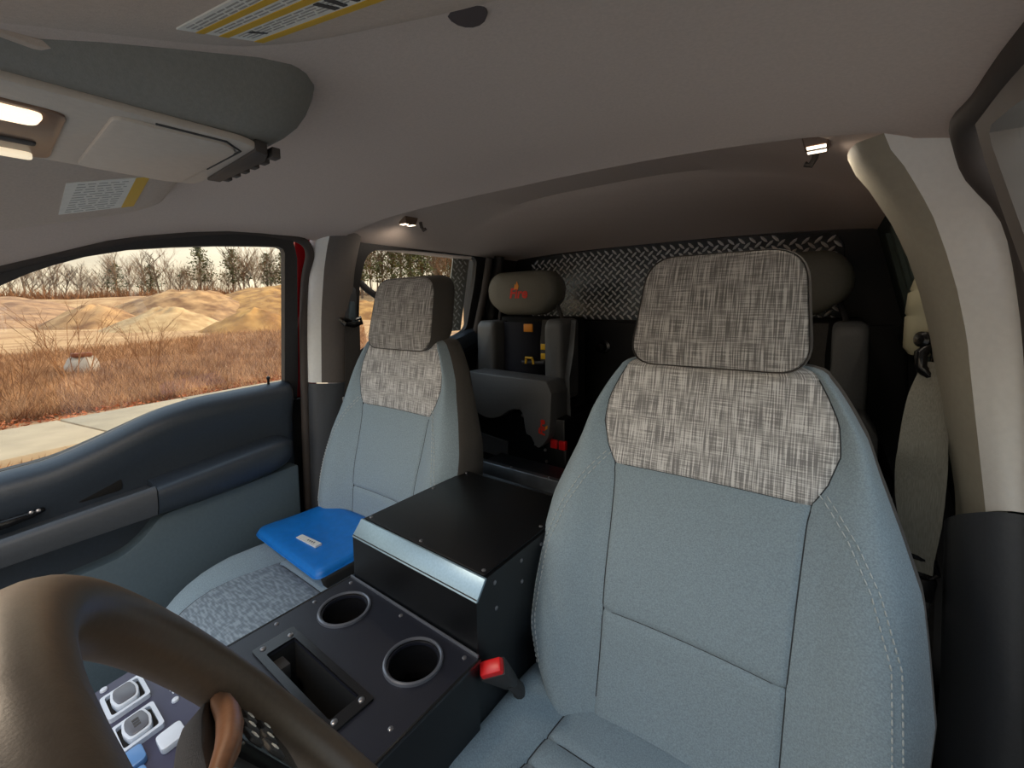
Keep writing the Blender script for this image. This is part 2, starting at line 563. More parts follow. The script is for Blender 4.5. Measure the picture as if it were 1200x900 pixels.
# rear driver-side wall, dark with upright ribs
wr = build('wall_right', grid([[(side_x(z) + 0.0, y, z) for y in np.linspace(0.06, 0.905, 8)] for z in np.linspace(0.0, 1.30, 10)]), 'rear_side')
tag(wr, 'dark green tinted rear side wall behind the driver seat', 'wall', kind='structure')
for yy, wd in ((0.62, 0.03), (0.50, 0.035), (0.40, 0.03), (0.31, 0.03)):
    build('rib', grid([[(side_x(z) - a, yy + b, z) for a, b in ((0, -wd / 2), (0.012, -wd * 0.35), (0.014, 0), (0.012, wd * 0.35), (0, wd / 2))] for z in (0.35, 0.6, 0.8, 1.0, 1.14, 1.24)]), 'rear_rib', wr)
build('belt_line', tube([(side_x(0.93) - 0.01, 0.20, 0.93), (side_x(0.97) - 0.015, 0.5, 0.97), (side_x(0.98) - 0.01, 0.88, 0.985)], 0.013, 8), 'rear_side', wr)

# B pillars --------------------------------------------------------
def xo(z):
    return ip(z, [0.0, 0.5, 0.83, 0.9, 1.04, 1.1, 1.2, 1.26, 1.30], [0.745, 0.738, 0.722, 0.717, 0.707, 0.698, 0.677, 0.656, 0.636])

SEC = [(0.035, 0.0), (0.004, 0.0), (-0.007, 0.005), (-0.016, 0.018), (-0.024, 0.038), (-0.031, 0.062), (-0.036, 0.09), (-0.038, 0.12), (-0.037, 0.15), (-0.030, 0.175), (-0.018, 0.19), (0.13, 0.195)]

def pillar(s, y0, num, side_label, top=1.31, kw=1.0, kf=1.0):
    root = empty('trim_%d' % num, (s * 0.70, y0 + 0.09, 0.0))
    tag(root, side_label, 'pillar trim', kind='structure')
    def zsplit(dy):
        return 0.842 - 0.55 * dy if s > 0 else 0.862 - 0.10 * dy
    up, lo = [], []
    for t in np.linspace(0, 1, 22):
        row = []
        for dx, dy in [(p, q * kw) for p, q in SEC]:
            z = zsplit(dy) + (top - zsplit(dy)) * t
            fl_ = (ip(z, [0.8, 1.0, 1.15, 1.30], [-0.006, 0.014, 0.026, 0.052]) * kf * sstep(0.0, 0.07, dy)) if dx < 0.02 else 0.0
            row.append((s * (xo(z) + dx - fl_), y0 + dy, z))
        up.append(row)
    for t in np.linspace(0, 1, 10):
        row = []
        for dx, dy in [(p, q * kw) for p, q in SEC]:
            z = 0.02 + (zsplit(dy) - 0.003 - 0.02) * t
            row.append((s * (xo(z) + dx - 0.006 - 0.012 * (1 - t) - 0.004 * sstep(0.9, 1.0, 1 - abs(2 * t - 1))), y0 + dy, z))
        lo.append(row)
    lo.append([(s * (abs(p[0]) + 0.02), p[1], p[2] - 0.001) for p in lo[-1]])
    build('upper_cover', grid([r[:5] for r in up]), 'light_trim', root, angle=50)
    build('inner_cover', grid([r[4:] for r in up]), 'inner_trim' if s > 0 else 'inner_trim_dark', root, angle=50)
    build('lower_cover', grid(lo), 'dark_plastic', root, angle=50)
    return root

pl = pillar(-1, -0.055, 1, 'light grey pillar trim between front and rear passenger windows', kw=0.68, kf=0.15)
pd = pillar(1, 0.02, 2, 'pale grey curved pillar trim beside the driver seat')
# red painted door jamb and the rubber seals
build('door_jamb', prism([(-0.052, 0.80), (0.02, 0.80), (0.02, 1.30), (-0.100, 1.30)], lambda u, v: (-0.79 + 0.3125 * (max(v, 0.7) - 0.85) - 0.045, u, v), lambda u, v: (-0.79 + 0.3125 * (max(v, 0.7) - 0.85) - 0.022, u, v)), 'red_paint', pl, smooth=False)

build('lower_jamb', box(-0.84, -0.80, -0.118, 0.02, 0.1, 0.80), 'deep_black', pl, smooth=False)

def seal(s, y0, num, label):
    pts = []
    for y in (-0.9, -0.8, -0.7, -0.6, -0.5, -0.4, -0.3, -0.2, -0.12):
        yy = y + y0
        pts.append((s * (ip(yy, YE, XE) + 0.036), yy, ip(yy, YE, ZE) - 0.010))
    pts += [(s * 0.648, y0 - 0.055, 1.279), (s * 0.656, y0 - 0.022, 1.262), (s * 0.668, y0 - 0.010, 1.232)]
    for z in (1.18, 1.1, 1.0, 0.9, 0.8, 0.65, 0.5, 0.35, 0.2):
        pts.append((s * (xo(z) + 0.018), y0 - 0.008, z))
    o = build('trim_%d' % num, tube(catmull(pts, 3), 0.012 if s < 0 else 0.017, 12), 'rubber')
    tag(o, label, 'door seal', kind='structure')
    return o

seal(-1, -0.052, 3, 'grey rubber door seal along the passenger door opening')
seal(1, 0.012, 4, 'dark rubber door seal along the driver door opening')

# doors -------------------------------------------------------------
def px(z):
    return 0.79 - 0.3125 * (z - 0.85)

SILL = [(-0.95, 0.745), (-0.80, 0.752), (-0.669, 0.765), (-0.596, 0.773), (-0.527, 0.796), (-0.466, 0.82), (-0.408, 0.841), (-0.335, 0.855), (-0.265, 0.859), (-0.104, 0.866)]
SILLC = catmull(SILL, 4)
def sill(y):
    return ip(y, [p[0] for p in SILLC], [p[1] for p in SILLC])
WIN = [(-0.104, 0.866), (-0.139, 1.236), (-0.145, 1.247), (-0.158, 1.251), (-0.207, 1.248), (-0.30, 1.240), (-0.389, 1.229), (-0.464, 1.217), (-0.531, 1.198), (-0.580, 1.177), (-0.614, 1.159), (-0.647, 1.137), (-0.74, 1.065), (-0.86, 0.96)]

def door(s, num, label, y_off=0.0):
    root = empty('door_%d' % num, (s * 0.78, -0.5 + y_off, 0.1))
    tag(root, label, 'door', kind='structure')
    hole = WIN + [(-0.90, 0.90)] + [(y, z) for y, z in SILLC if y > -0.92 and y < -0.11]
    outer = [(-0.060, 0.80), (-0.064, 0.87), (-0.104, 1.225), (-0.120, 1.272), (-0.16, 1.286), (-0.30, 1.280), (-0.42, 1.262), (-0.52, 1.235), (-0.60, 1.205), (-0.70, 1.16), (-0.82, 1.09), (-0.97, 0.99), (-0.97, 0.72)] + [(y, z - 0.03) for y, z in SILLC[2:] if y < -0.10]
    build('window_frame', holed_plate(outer, [hole], 0.022, lambda u, v, w: (s * (px(v) + w - 0.004), u + y_off, v)), 'black_plastic' if s < 0 else 'frame_grey', root, angle=30)
    # panel
    prof = [(0.797, 0.0), (0.776, 0.004), (0.758, -0.002), (0.744, -0.012), (0.737, -0.026), (0.735, -0.05), (0.744, -0.085), (0.750, -0.12)]
    rows = []
    ys = [y for y, z in SILLC if y < -0.105] + [-0.112, -0.098, -0.092]
    for y in ys:
        h = sill(y)
        e_ = 0.0
        if y > -0.11:
            e_ = (0.012 if y > -0.095 else 0.004)
        r = [(s * (a + e_), y + y_off, h + b) for a, b in prof]
        for z in (0.64, 0.58, 0.50, 0.40, 0.28, 0.15):
            r.append((s * (0.752 + e_), y + y_off, z))
        rows.append(r)
    rows.append([(s * 0.80, p[1] + 0.001, p[2]) for p in rows[-1]])
    build('upper_panel', grid(rows), 'door_plastic', root, angle=45)
    return root

dp = door(-1, 1, 'passenger door with dark blue-grey panel, armrest and long curved sill')
dd = door(1, 2, 'driver door window frame seen at the right edge', y_off=0.045)

# passenger door details
lowp = rounded([(-0.105, 0.625), (-0.30, 0.61), (-0.437, 0.603), (-0.462, 0.57), (-0.505, 0.537), (-0.60, 0.528), (-0.93, 0.505), (-0.93, 0.12), (-0.105, 0.12)], [0.01, 0.05, 0.02, 0.05, 0.04, 0.1, 0.01, 0.01, 0.01], 4)
build('lower_panel', prism(lowp, lambda u, v: (-0.765, u, v), lambda u, v: (-0.712, u, v)), 'door_lower', dp, bevel=0.006)
rows = []
for y, k in [(-0.447, 1), (-0.44, 1), (-0.38, 1), (-0.32, 1), (-0.26, 1), (-0.20, 1), (-0.17, 0.97), (-0.148, 0.86), (-0.132, 0.66), (-0.122, 0.40), (-0.118, 0.1)]:
    zt = ip(y, [-0.45, -0.318, -0.169, -0.1], [0.681, 0.698, 0.716, 0.72])
    zb = ip(y, [-0.45, -0.323, -0.22, -0.137], [0.612, 0.615, 0.624, 0.640])
    zm = (zt + zb) / 2
    hh = (zt - zb) / 2 * (0.35 + 0.65 * k)
    xi = 0.752 - (0.752 - 0.668) * (0.3 + 0.7 * k)
    rows.append([(-0.756, y, zm + hh * 1.08), (-0.72, y, zm + hh * 1.06), (-xi - 0.016, y, zm + hh * 1.02), (-xi - 0.005, y, zm + hh * 0.88), (-xi, y, zm + hh * 0.6), (-xi - 0.001, y, zm), (-xi - 0.006, y, zm - hh * 0.6), (-xi - 0.018, y, zm - hh * 0.9), (-xi - 0.032, y, zm - hh), (-0.756, y, zm - hh * 1.05)])
v, f = grid(rows)
f.append(tuple(range(9, -1, -1)))
build('armrest', (v, f), 'door_plastic', dp, angle=40)
rows = []
for y in np.linspace(-0.95, -0.449, 12):
    zt = ip(y, [-0.95, -0.683, -0.542, -0.443], [0.655, 0.664, 0.677, 0.686])
    zb = ip(y, [-0.95, -0.68, -0.443], [0.605, 0.612, 0.619])
    rows.append([(-0.754, y, zt - 0.014), (-0.722, y, zt - 0.012), (-0.700, y, zt - 0.004), (-0.684, y, zt), (-0.676, y, zt - 0.004), (-0.672, y, zt - 0.012), (-0.673, y, zb + 0.02), (-0.680, y, zb), (-0.70, y, zb - 0.008), (-0.754, y, zb - 0.012)])
v, f = grid(rows)
f.append(tuple(range(110, 120)))
pull = build('pull_ledge', (v, f), 'dark_plastic', dp, angle=40)
build('pull_recess', prism(rounded([(-0.572, 0.672), (-0.492, 0.677), (-0.494, 0.712), (-0.570, 0.708)], 0.012), lambda u, v: (-0.758, u, v), lambda u, v: (-0.7475, u, v)), 'deep_black', dp, bevel=0.002)
build('door_handle', tube([(-0.742, -0.62, 0.682), (-0.728, -0.635, 0.683), (-0.722, -0.67, 0.680), (-0.722, -0.76, 0.676)], [0.005, 0.007, 0.009, 0.010], 10), 'satin_black', dp)
for yy in (-0.628, -0.638):
    build('handle_rivet', lathe([(0.004, 0), (0.003, 0.003), (0, 0.0035)], (-0.721, yy, 0.689), (1, 0, 0.3), 10), 'screw', dp)
build('lock_pin', lathe([(0.0035, -0.01), (0.0035, 0.012), (0.005, 0.014), (0.005, 0.02), (0, 0.022)], (-0.772, -0.15, 0.868), (0, 0, 1), 10), 'satin_black', dp)
w2 = build('window_2', prism([(y, z) for y, z in [(-0.10, 0.84), (-0.125, 1.262), (-0.30, 1.262), (-0.47, 1.24), (-0.60, 1.19), (-0.75, 1.09), (-0.90, 0.97), (-0.90, 0.74), (-0.66, 0.74), (-0.55, 0.76), (-0.42, 0.81), (-0.30, 0.83)]], lambda u, v: (-px(v) - 0.003, u, v), lambda u, v: (-px(v) - 0.007, u, v)), 'glass', smooth=False)
tag(w2, 'large passenger door window pane looking onto the dirt lot', 'window', kind='structure')
w3 = build('window_3', prism([(y + 0.045, z) for y, z in [(-0.10, 0.84), (-0.125, 1.262), (-0.30, 1.262), (-0.47, 1.24), (-0.60, 1.19), (-0.75, 1.09), (-0.90, 0.97), (-0.90, 0.74), (-0.66, 0.74), (-0.55, 0.76), (-0.42, 0.81), (-0.30, 0.83)]], lambda u, v: (px(v) + 0.003, u, v), lambda u, v: (px(v) + 0.007, u, v)), 'glass', smooth=False)
tag(w3, 'driver door window pane at the right edge', 'window', kind='structure')

# ================================================================== front seats (built round x = 0, base at y = -0.3)
SX = [0.45, 0.50, 0.55, 0.62, 0.70, 0.74, 0.80, 0.86, 0.90, 0.936, 0.96, 0.975, 0.99]
SW = [0.195, 0.228, 0.252, 0.260, 0.254, 0.250, 0.231, 0.210, 0.198, 0.180, 0.166, 0.155, 0.142]
def seat_w(z):
    return ip(z, SX, SW)
def seat_c(z):
    return ip(z, [0.45, 0.59, 0.70, 0.79, 0.815, 0.84, 0.88, 0.92, 0.95, 0.975, 0.99], [0.120, 0.124, 0.130, 0.136, 0.141, 0.156, 0.169, 0.166, 0.154, 0.142, 0.130])
def seat_b(z):
    return ip(z, [0.45, 0.50, 0.56, 0.66, 0.74, 0.82, 0.90, 0.99], [0.030, 0.042, 0.050, 0.046, 0.036, 0.020, 0.010, 0.004])
Z_LUMB, Z_YOKE = 0.598, 0.812

def lean(z):
    return -0.135 + (z - 0.5) * 0.335

def front_off(x, z):
    """forward offset (negative = towards the occupant) of the backrest face"""
    ax = abs(x)
    c, w, b = seat_c(z), seat_w(z), seat_b(z)
    if ax <= c:
        o = 0.006 * (1 - (ax / c) ** 2) - 0.012 * math.exp(-((z - 0.64) / 0.09) ** 2)
        o += 0.004 * math.exp(-((c - ax) / 0.0035) ** 2)
        for zs in (Z_LUMB, Z_YOKE):
            o += 0.0045 * math.exp(-((z - zs) / 0.0035) ** 2)
        return o
    g = (ax - c) / max(1e-4, w - c)
    o = -b * sstep(0.0, 0.62, g) - 0.012 * math.exp(-((z - 0.64) / 0.09) ** 2) * (1 - g)
    if g > 0.7:
        o += (0.028 + b * 0.4) * ((g - 0.7) / 0.3) ** 2
    o += 0.004 * math.exp(-((ax - c) / 0.0035) ** 2) * (1 - g)
    return o

def seat_pt(x, off, z):
    return (x, lean(z) + off, z)

zr = sorted(set(list(np.linspace(0.45, 0.976, 44)) + [Z_LUMB - 0.004, Z_LUMB, Z_LUMB + 0.004, Z_YOKE - 0.004, Z_YOKE, Z_YOKE + 0.004]))
CF = [0, 0.2, 0.4, 0.6, 0.8, 0.92, 0.965, 0.985, 1.0]
BF = [0.0, 0.03, 0.08, 0.16, 0.26, 0.38, 0.5, 0.6, 0.7, 0.78, 0.85, 0.91, 0.96, 1.0]

def capped(fn):
    """rows of fn(z) plus a rounded cap over the top edge"""
    rows = [fn(z) for z in zr]
    last = rows[-1]
    for dz, k in ((0.006, 0.94), (0.011, 0.82), (0.0145, 0.62), (0.016, 0.35), (0.0165, 0.0)):
        row = []
        for p, uvp in last:
            x = p[0] * (1 - (1 - k) * 0.35)
            yc = lean(0.976) + 0.045
            row.append(((x, yc + (p[1] - yc) * k, p[2] + dz), (uvp[0], uvp[1] + 0.05 * (1 - k))))
        rows.append(row)
    return rows

def rows_to(name, rows, m, root):
    v, f = grid([[p for p, u in r] for r in rows])
    return build(name, (v, f), m, root, uv=[u for r in rows for p, u in r], angle=60, local=True)

def rounded_outline(hw_b, hw_t, h, r=0.038, n=7):
    return rounded([(-hw_b, 0), (hw_b, 0), (hw_t, h), (-hw_t, h)], [r, r, r * 1.1, r * 1.1], n)

def make_seat():
    root = empty('front_seat')
    # --- backrest
    bk = empty('backrest')
    bk.parent = root
    full = capped(lambda z: [(seat_pt(q * seat_c(z), front_off(q * seat_c(z), z), z), (q * seat_c(z), z)) for q in [-a for a in CF[:0:-1]] + CF])
    nz = len(zr)
    iL = zr.index(Z_LUMB)
    iY = zr.index(Z_YOKE)
    rows_to('lumbar_panel', full[:iL + 1], 'grey_cloth', bk)
    rows_to('center_panel', full[iL:iY + 1], 'grey_cloth', bk)
    rows_to('shoulder_panel', full[iY:], 'woven', bk)
    for s in (-1, 1):
        def brow(z, s=s):
            c, w = seat_c(z), seat_w(z)
            return [(seat_pt(s * (c + (w - c) * g), front_off(c + (w - c) * max(g, 1e-5), z), z), (s * (c + (w - c) * g), z)) for g in BF]
        rows_to('side_bolster', capped(brow), 'grey_cloth', bk)
    def srow(z):
        w = seat_w(z)
        e0 = front_off(w, z)
        d = ip(z, [0.45, 0.7, 0.99], [0.13, 0.12, 0.085])
        h = [(w, e0), (w * 1.008, e0 + 0.006), (w * 1.012, e0 + 0.02), (w * 1.01, (e0 + d) * 0.55), (w * 0.985, d - 0.018), (w * 0.93, d - 0.004), (w * 0.8, d), (w * 0.4, d + 0.006), (0, d + 0.008)]
        pts = h + [(-x, o) for x, o in h[-2::-1]]
        return [(seat_pt(x, o, z), (x, z)) for x, o in pts]
    rows_to('back_cover', capped(srow), 'grey_cloth_dark', bk)
    # twin rows of stitching down the bolsters
    st = []
    def sline(z):
        return ip(z, [0.50, 0.58, 0.685, 0.747, 0.79, 0.815, 0.832], [0.205, 0.226, 0.224, 0.206, 0.184, 0.165, 0.150])
    for s in (-1, 1):
        for off in (-0.0045, 0.0045):
            z = 0.505
            while z < 0.828:
                a, b = z, z + 0.0052
                pa = Vector(seat_pt(s * (sline(a) + off), front_off(sline(a) + off, a) - 0.0008, a))
                pb = Vector(seat_pt(s * (sline(b) + off), front_off(sline(b) + off, b) - 0.0008, b))
                st.append(tube([pa, (pa + pb) / 2 + Vector((0, -0.0006, 0)), pb], [0.0006, 0.0010, 0.0006], 4))
                z += 0.0078
    o = build('stitching', join(*st), 'thread', bk, local=True, smooth=False)
    o['kind'] = 'stuff'
    for s in (-1, 1):          # dark seam cords
        build('seam', tube([seat_pt(s * seat_c(z), front_off(seat_c(z), z) - 0.0000, z) for z in zr[2:]], 0.0011, 5), 'seam', bk, local=True)
    for zs in (Z_LUMB, Z_YOKE):
        build('seam', tube([seat_pt(q * seat_c(zs), front_off(q * seat_c(zs), zs) + 0.0001, zs) for q in np.linspace(-0.99, 0.99, 17)], 0.0009, 5), 'seam', bk, local=True)
    # --- headrest
    hd = empty('headrest')
    hd.parent = root
    ol = rounded_outline(0.134, 0.120, 0.188, r=0.046)
    z0 = 0.983
    def hp(u, v, dep):
        z = z0 + v
        return (u, lean(z) - 0.040 + dep, z)
    cx_, cy_ = 0.0, 0.093
    rows = []
    for k in (0.0, 0.15, 0.35, 0.55, 0.72, 0.85, 0.93, 0.965, 0.98):
        rr = []
        for u, v in ol:
            uu, vv = cx_ + (u - cx_) * k, cy_ + (v - cy_) * k
            rr.append((hp(uu, vv, 0.010 + 0.012 * (k ** 3) + (0.006 if k >= 0.98 else 0)), (uu, z0 + vv)))
        rows.append(rr)
    v, f = grid([[p for p, u in r] for r in rows], closed_u=True)
    build('front_cover', (v, f), 'woven_head', hd, uv=[u for r in rows for p, u in r], angle=60, local=True)
    rows = []
    for k, dep in ((0.98, 0.028), (0.99, 0.022), (1.0, 0.028), (1.004, 0.045), (1.0, 0.075), (0.97, 0.098), (0.90, 0.112), (0.75, 0.120), (0.4, 0.124), (0.0, 0.125)):
        rows.append([hp(cx_ + (u - cx_) * k, cy_ + (v - cy_) * k, dep) for u, v in ol])
    build('rear_cover', grid(rows, closed_u=True), 'grey_cloth_dark', hd, angle=60, local=True)
    for s in (-1, 1):
        build('post', tube([hp(s * 0.068, -0.035, 0.090), hp(s * 0.068, 0.02, 0.090)], 0.006, 10), 'chrome', hd, local=True)
        build('post_guide', prism(rounded([(-0.014, -0.010), (0.014, -0.010), (0.014, 0.012), (-0.014, 0.012)], 0.006, 3), lambda u, v, s=s: hp(s * 0.068 + u, -0.006, 0.075 + v), lambda u, v, s=s: hp(s * 0.068 + u, 0.005, 0.073 + v)), 'white_print', hd, local=True)
    # --- cushion
    cu = empty('seat_cushion')
    cu.parent = root
    YS = [-0.515, -0.40, -0.25, -0.15, -0.07]
    def cw(y):
        return ip(y, YS, [0.236, 0.256, 0.262, 0.252, 0.230])
    def cc(y):
        return ip(y, [-0.515, -0.40, -0.28, -0.10], [0.175, 0.178, 0.168, 0.150])
    prof = [(-0.07, 0.0), (-0.09, 0.0), (-0.11, 0.0), (-0.128, 0), (-0.132, 0), (-0.136, 0), (-0.15, 0), (-0.175, 0), (-0.20, 0), (-0.216, 0), (-0.22, 0), (-0.224, 0), (-0.24, 0), (-0.262, 0), (-0.266, 0), (-0.270, 0), (-0.29, 0.002), (-0.32, 0.004), (-0.35, 0.006), (-0.38, 0.006), (-0.41, 0.004), (-0.44, -0.002), (-0.465, -0.012), (-0.485, -0.026), (-0.50, -0.046), (-0.508, -0.07), (-0.510, -0.10), (-0.505, -0.14)]
    seams_y = (-0.132, -0.22, -0.266)
    base = 0.452
    def groove(y):
        return sum(0.005 * math.exp(-((y - q) / 0.003) ** 2) for q in seams_y)
    def top(ax, y, dz):
        c, w = cc(y), cw(y)
        bb = ip(y, [-0.515, -0.45, -0.35, -0.15, -0.07], [0.004, 0.012, 0.026, 0.034, 0.030])
        if ax <= c:
            h = base + dz + 0.004 * (1 - (ax / c) ** 2) - groove(y) - 0.005 * math.exp(-((c - ax) / 0.0035) ** 2)
        else:
            g = (ax - c) / (w - c)
            h = base + dz + bb * sstep(0, 0.6, g) - 0.005 * math.exp(-((ax - c) / 0.0035) ** 2)
            if g > 0.62:
                h -= (0.03 + bb * 0.5) * ((g - 0.62) / 0.38) ** 2
        return h
    def crow(y, dz, fr):
        return [((x, y, top(abs(x), y, dz)), (x, y + dz)) for x in fr]
    cen = [crow(y, dz, [q * cc(y) for q in [-a for a in CF[:0:-1]] + CF]) for y, dz in prof]
    i1, i2, i3 = [k for k, (y, d) in enumerate(prof) if y in seams_y]
    rows_to('rear_band', cen[:i1 + 1], 'grey_cloth', cu)
    rows_to('middle_panel', cen[i1:i2 + 1], 'grey_cloth', cu)
    rows_to('cross_panel', cen[i2:i3 + 1], 'grey_cloth', cu)
    rows_to('front_panel', cen[i3:], 'woven_cushion', cu)
    for s in (-1, 1):
        rows_to('side_bolster', [[((s * p[0], p[1], p[2]), u) for p, u in crow(y, dz, [cc(y) + (cw(y) - cc(y)) * g for g in BF])] for y, dz in prof], 'grey_cloth', cu)
        sk = []
        for y, dz in prof:
            w = cw(y)
            zt = top(w, y, dz)
            sk.append([((s * (w + a), y, max(0.30, zt + b)), (y, b)) for a, b in ((0, 0), (0.004, -0.012), (0.003, -0.04), (-0.004, -0.08), (-0.02, -0.13))])
        rows_to('side_skirt', sk, 'grey_cloth_dark', cu)
        build('seam', tube([(s * cc(y), y, top(cc(y), y, dz) + 0.0004) for y, dz in prof[1:-3]], 0.0013, 5), 'seam', cu, local=True)
    for ys_ in seams_y:
        build('seam', tube([(q * cc(ys_), ys_, top(abs(q) * cc(ys_), ys_, 0) + 0.0003) for q in np.linspace(-0.99, 0.99, 15)], 0.0011, 5), 'seam', cu, local=True)
    # --- base, hinge covers
    build('seat_base', box(-0.225, 0.225, -0.47, -0.06, 0.05, 0.335), 'deep_black', root, bevel=0.02, local=True)
    for s in (-1, 1):
        build('floor_rail', box(s * 0.19 - 0.03, s * 0.19 + 0.03, -0.52, 0.02, 0.0, 0.055), 'black_plastic', root, bevel=0.006, local=True)
        build('hinge_cover', prism(rounded([(-0.20, 0.36), (-0.06, 0.36), (-0.035, 0.50), (-0.075, 0.535), (-0.12, 0.50), (-0.20, 0.43)], 0.02, 4), lambda u, v, s=s: (s * 0.236, u, v), lambda u, v, s=s: (s * 0.266, u, v)), 'dark_plastic', root, bevel=0.006, local=True)
    return root

seat_p = make_seat()
tag(seat_p, 'grey cloth passenger seat with streaked headrest, blue pouch on its cushion', 'car seat')
seat_p.location = (-0.385, 0.018, 0.0)
seat_d = copy_tree(seat_p)
_tilt = R(7.4)
for ch in seat_p.children:
    if ch.name.startswith(('backrest', 'headrest')):      # the passenger back is set more upright
        ch.rotation_euler = (_tilt, 0, 0)
        pv = Vector((0, -0.11, 0.50))
        ch.location = pv - Matrix.Rotation(_tilt, 3, 'X') @ pv + Vector((-0.012, 0.054, -0.010 if ch.name.startswith('backrest') else -0.024))
seat_d.location = (0.385, 0.0, 0)
tag(seat_d, 'large grey cloth driver seat with streaked shoulder panel beside the red buckle', 'car seat')

# ------------------------------------------------------------------ raised console box
cb = empty('console_box', (0.0, -0.12, 0.0))
tag(cb, 'raised black metal console box with screwed lid between the front seats', 'console')
yf, yb_, zt = -0.289, 0.02, 0.692
build('body', prism([(yf, 0.0), (yf, zt - 0.022), (yf + 0.020, zt), (yb_, zt), (yb_, 0.0)], lambda u, v: (-0.151, u, v), lambda u, v: (0.151, u, v)), 'console_black', cb, smooth=True, angle=40)
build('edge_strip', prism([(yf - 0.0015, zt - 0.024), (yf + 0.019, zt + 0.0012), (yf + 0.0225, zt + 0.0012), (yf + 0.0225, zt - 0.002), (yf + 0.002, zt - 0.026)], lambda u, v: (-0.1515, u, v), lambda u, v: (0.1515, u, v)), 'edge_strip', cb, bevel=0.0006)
build('lid', prism(rounded([(-0.146, yf + 0.024), (0.146, yf + 0.024), (0.146, yb_ - 0.004), (-0.146, yb_ - 0.004)], 0.003, 2), lambda u, v: (u, v, zt + 0.0002), lambda u, v: (u, v, zt + 0.0028)), 'console_black', cb, bevel=0.0008)
for xx, yy in ((-0.138, -0.257), (0.0, -0.257), (0.138, -0.257), (0.138, -0.10), (-0.138, -0.10), (0.138, 0.006), (-0.138, 0.006)):
    screw((xx, yy, zt + 0.0026), (0, 0, 1), 0.0034, cb)
for yy, zz in ((-0.248, 0.676), (-0.245, 0.634), (-0.179, 0.676), (-0.178, 0.640), (-0.12, 0.676)):
    screw((0.1508, yy, zz), (1, 0, 0), 0.0034, cb)
    if zz > 0.66:
        screw((-0.1508, yy, zz), (-1, 0, 0), 0.0034, cb)

# lower rear deck behind the box, with its bright front flange
rd = empty('rear_deck', (-0.05, 0.3, 0.0))
tag(rd, 'low black metal deck behind the console with a bright flange strip', 'console')
build('body', box(-0.35, 0.30, 0.024, 0.41, 0.0, 0.585), 'console_black', rd, bevel=0.003)
build('flange', prism([(0.235, 0.585), (0.255, 0.612), (0.275, 0.612), (0.275, 0.606), (0.262, 0.604), (0.250, 0.585)], lambda u, v: (-0.35, u, v), lambda u, v: (0.30, u, v)), 'alu_dark', rd, bevel=0.001)
for xx in (-0.33, -0.2, -0.07, 0.06):
    screw((xx, 0.266, 0.612), (0, 0, 1), 0.0035, rd)

# ------------------------------------------------------------------ cup holder tray
tr = empty('cup_holder_tray', (0.0, -0.52, 0.0))
tag(tr, 'black metal console tray with two cup holders and an open slot', 'console')
cups = [(-0.087, -0.350, 0.0365), (0.086, -0.352, 0.0365)]
slot = rounded([(-0.092, -0.472), (0.074, -0.472), (0.074, -0.431), (-0.092, -0.431)], 0.003, 2)
zt2 = 0.590
build('top_plate', holed_plate([(-0.158, -0.292), (0.158, -0.292), (0.158, -0.86), (-0.158, -0.86)], [circle(a, b, r - 0.002) for a, b, r in cups] + [slot], 0.004, lambda u, v, w: (u, v, zt2 - 0.002 + w)), 'tray_black', tr, angle=30)
for s in (-1, 1):
    build('side_panel', prism([(-0.294, 0.0), (-0.294, zt2 - 0.002), (-0.86, zt2 - 0.002), (-0.86, 0.0)], lambda u, v, s=s: (s * 0.158, u, v), lambda u, v, s=s: (s * 0.1545, u, v)), 'console_black', tr, bevel=0.0008)
    build('edge_trim', box(s * 0.158 - 0.0022, s * 0.158 + 0.0022, -0.86, -0.292, zt2 - 0.005, zt2 + 0.0006), 'satin_black', tr, bevel=0.001)
build('back_lip', box(-0.156, 0.156, -0.2945, -0.2915, zt2 - 0.004, zt2 + 0.004), 'cup_rim', tr, bevel=0.001)
for a, b, r in cups:
    c_ = build('cup_holder', lathe([(r - 0.002, -0.085), (r - 0.001, -0.02), (r, 0.0), (r + 0.001, 0.003), (r + 0.004, 0.0034), (r + 0.005, 0.0015), (r + 0.005, 0.0)], (a, b, zt2), (0, 0, 1), 40), 'satin_black', tr)
    # open top: replace the closing fan by a floor
    me = c_.data
    bm = bmesh.new()
    bm.from_mesh(me)
    big = [q for q in bm.faces if len(q.verts) > 10 and q.calc_center_median().z + 0.0 > zt2 - 0.05]
    bmesh.ops.delete(bm, geom=big, context='FACES_ONLY')
    bm.to_mesh(me)
    bm.free()
    build('cup_rim', lathe([(r + 0.0005, 0.002), (r + 0.001, 0.0038), (r + 0.003, 0.0046), (r + 0.0052, 0.0036), (r + 0.0056, 0.0)], (a, b, zt2), (0, 0, 1), 40), 'cup_rim', c_)
    _m = c_.children[-1].data
    _b = bmesh.new()
    _b.from_mesh(_m)
    bmesh.ops.delete(_b, geom=[q for q in _b.faces if len(q.verts) > 10], context='FACES_ONLY')
    _b.to_mesh(_m)
    _b.free()
    build('grip_ring', lathe([(r - 0.003, 0.004), (r - 0.012, 0.004), (r - 0.012, 0.0), (r - 0.003, 0.0)], (a, b, zt2 - 0.06), (0, 0, 1), 30), 'black_plastic', c_)
build('slot_frame', holed_plate(rounded([(-0.116, -0.482), (0.092, -0.482), (0.092, -0.421), (-0.116, -0.421)], 0.003, 2), [slot], 0.003, lambda u, v, w: (u, v, zt2 + 0.0015 + w)), 'satin_black', tr, angle=30)
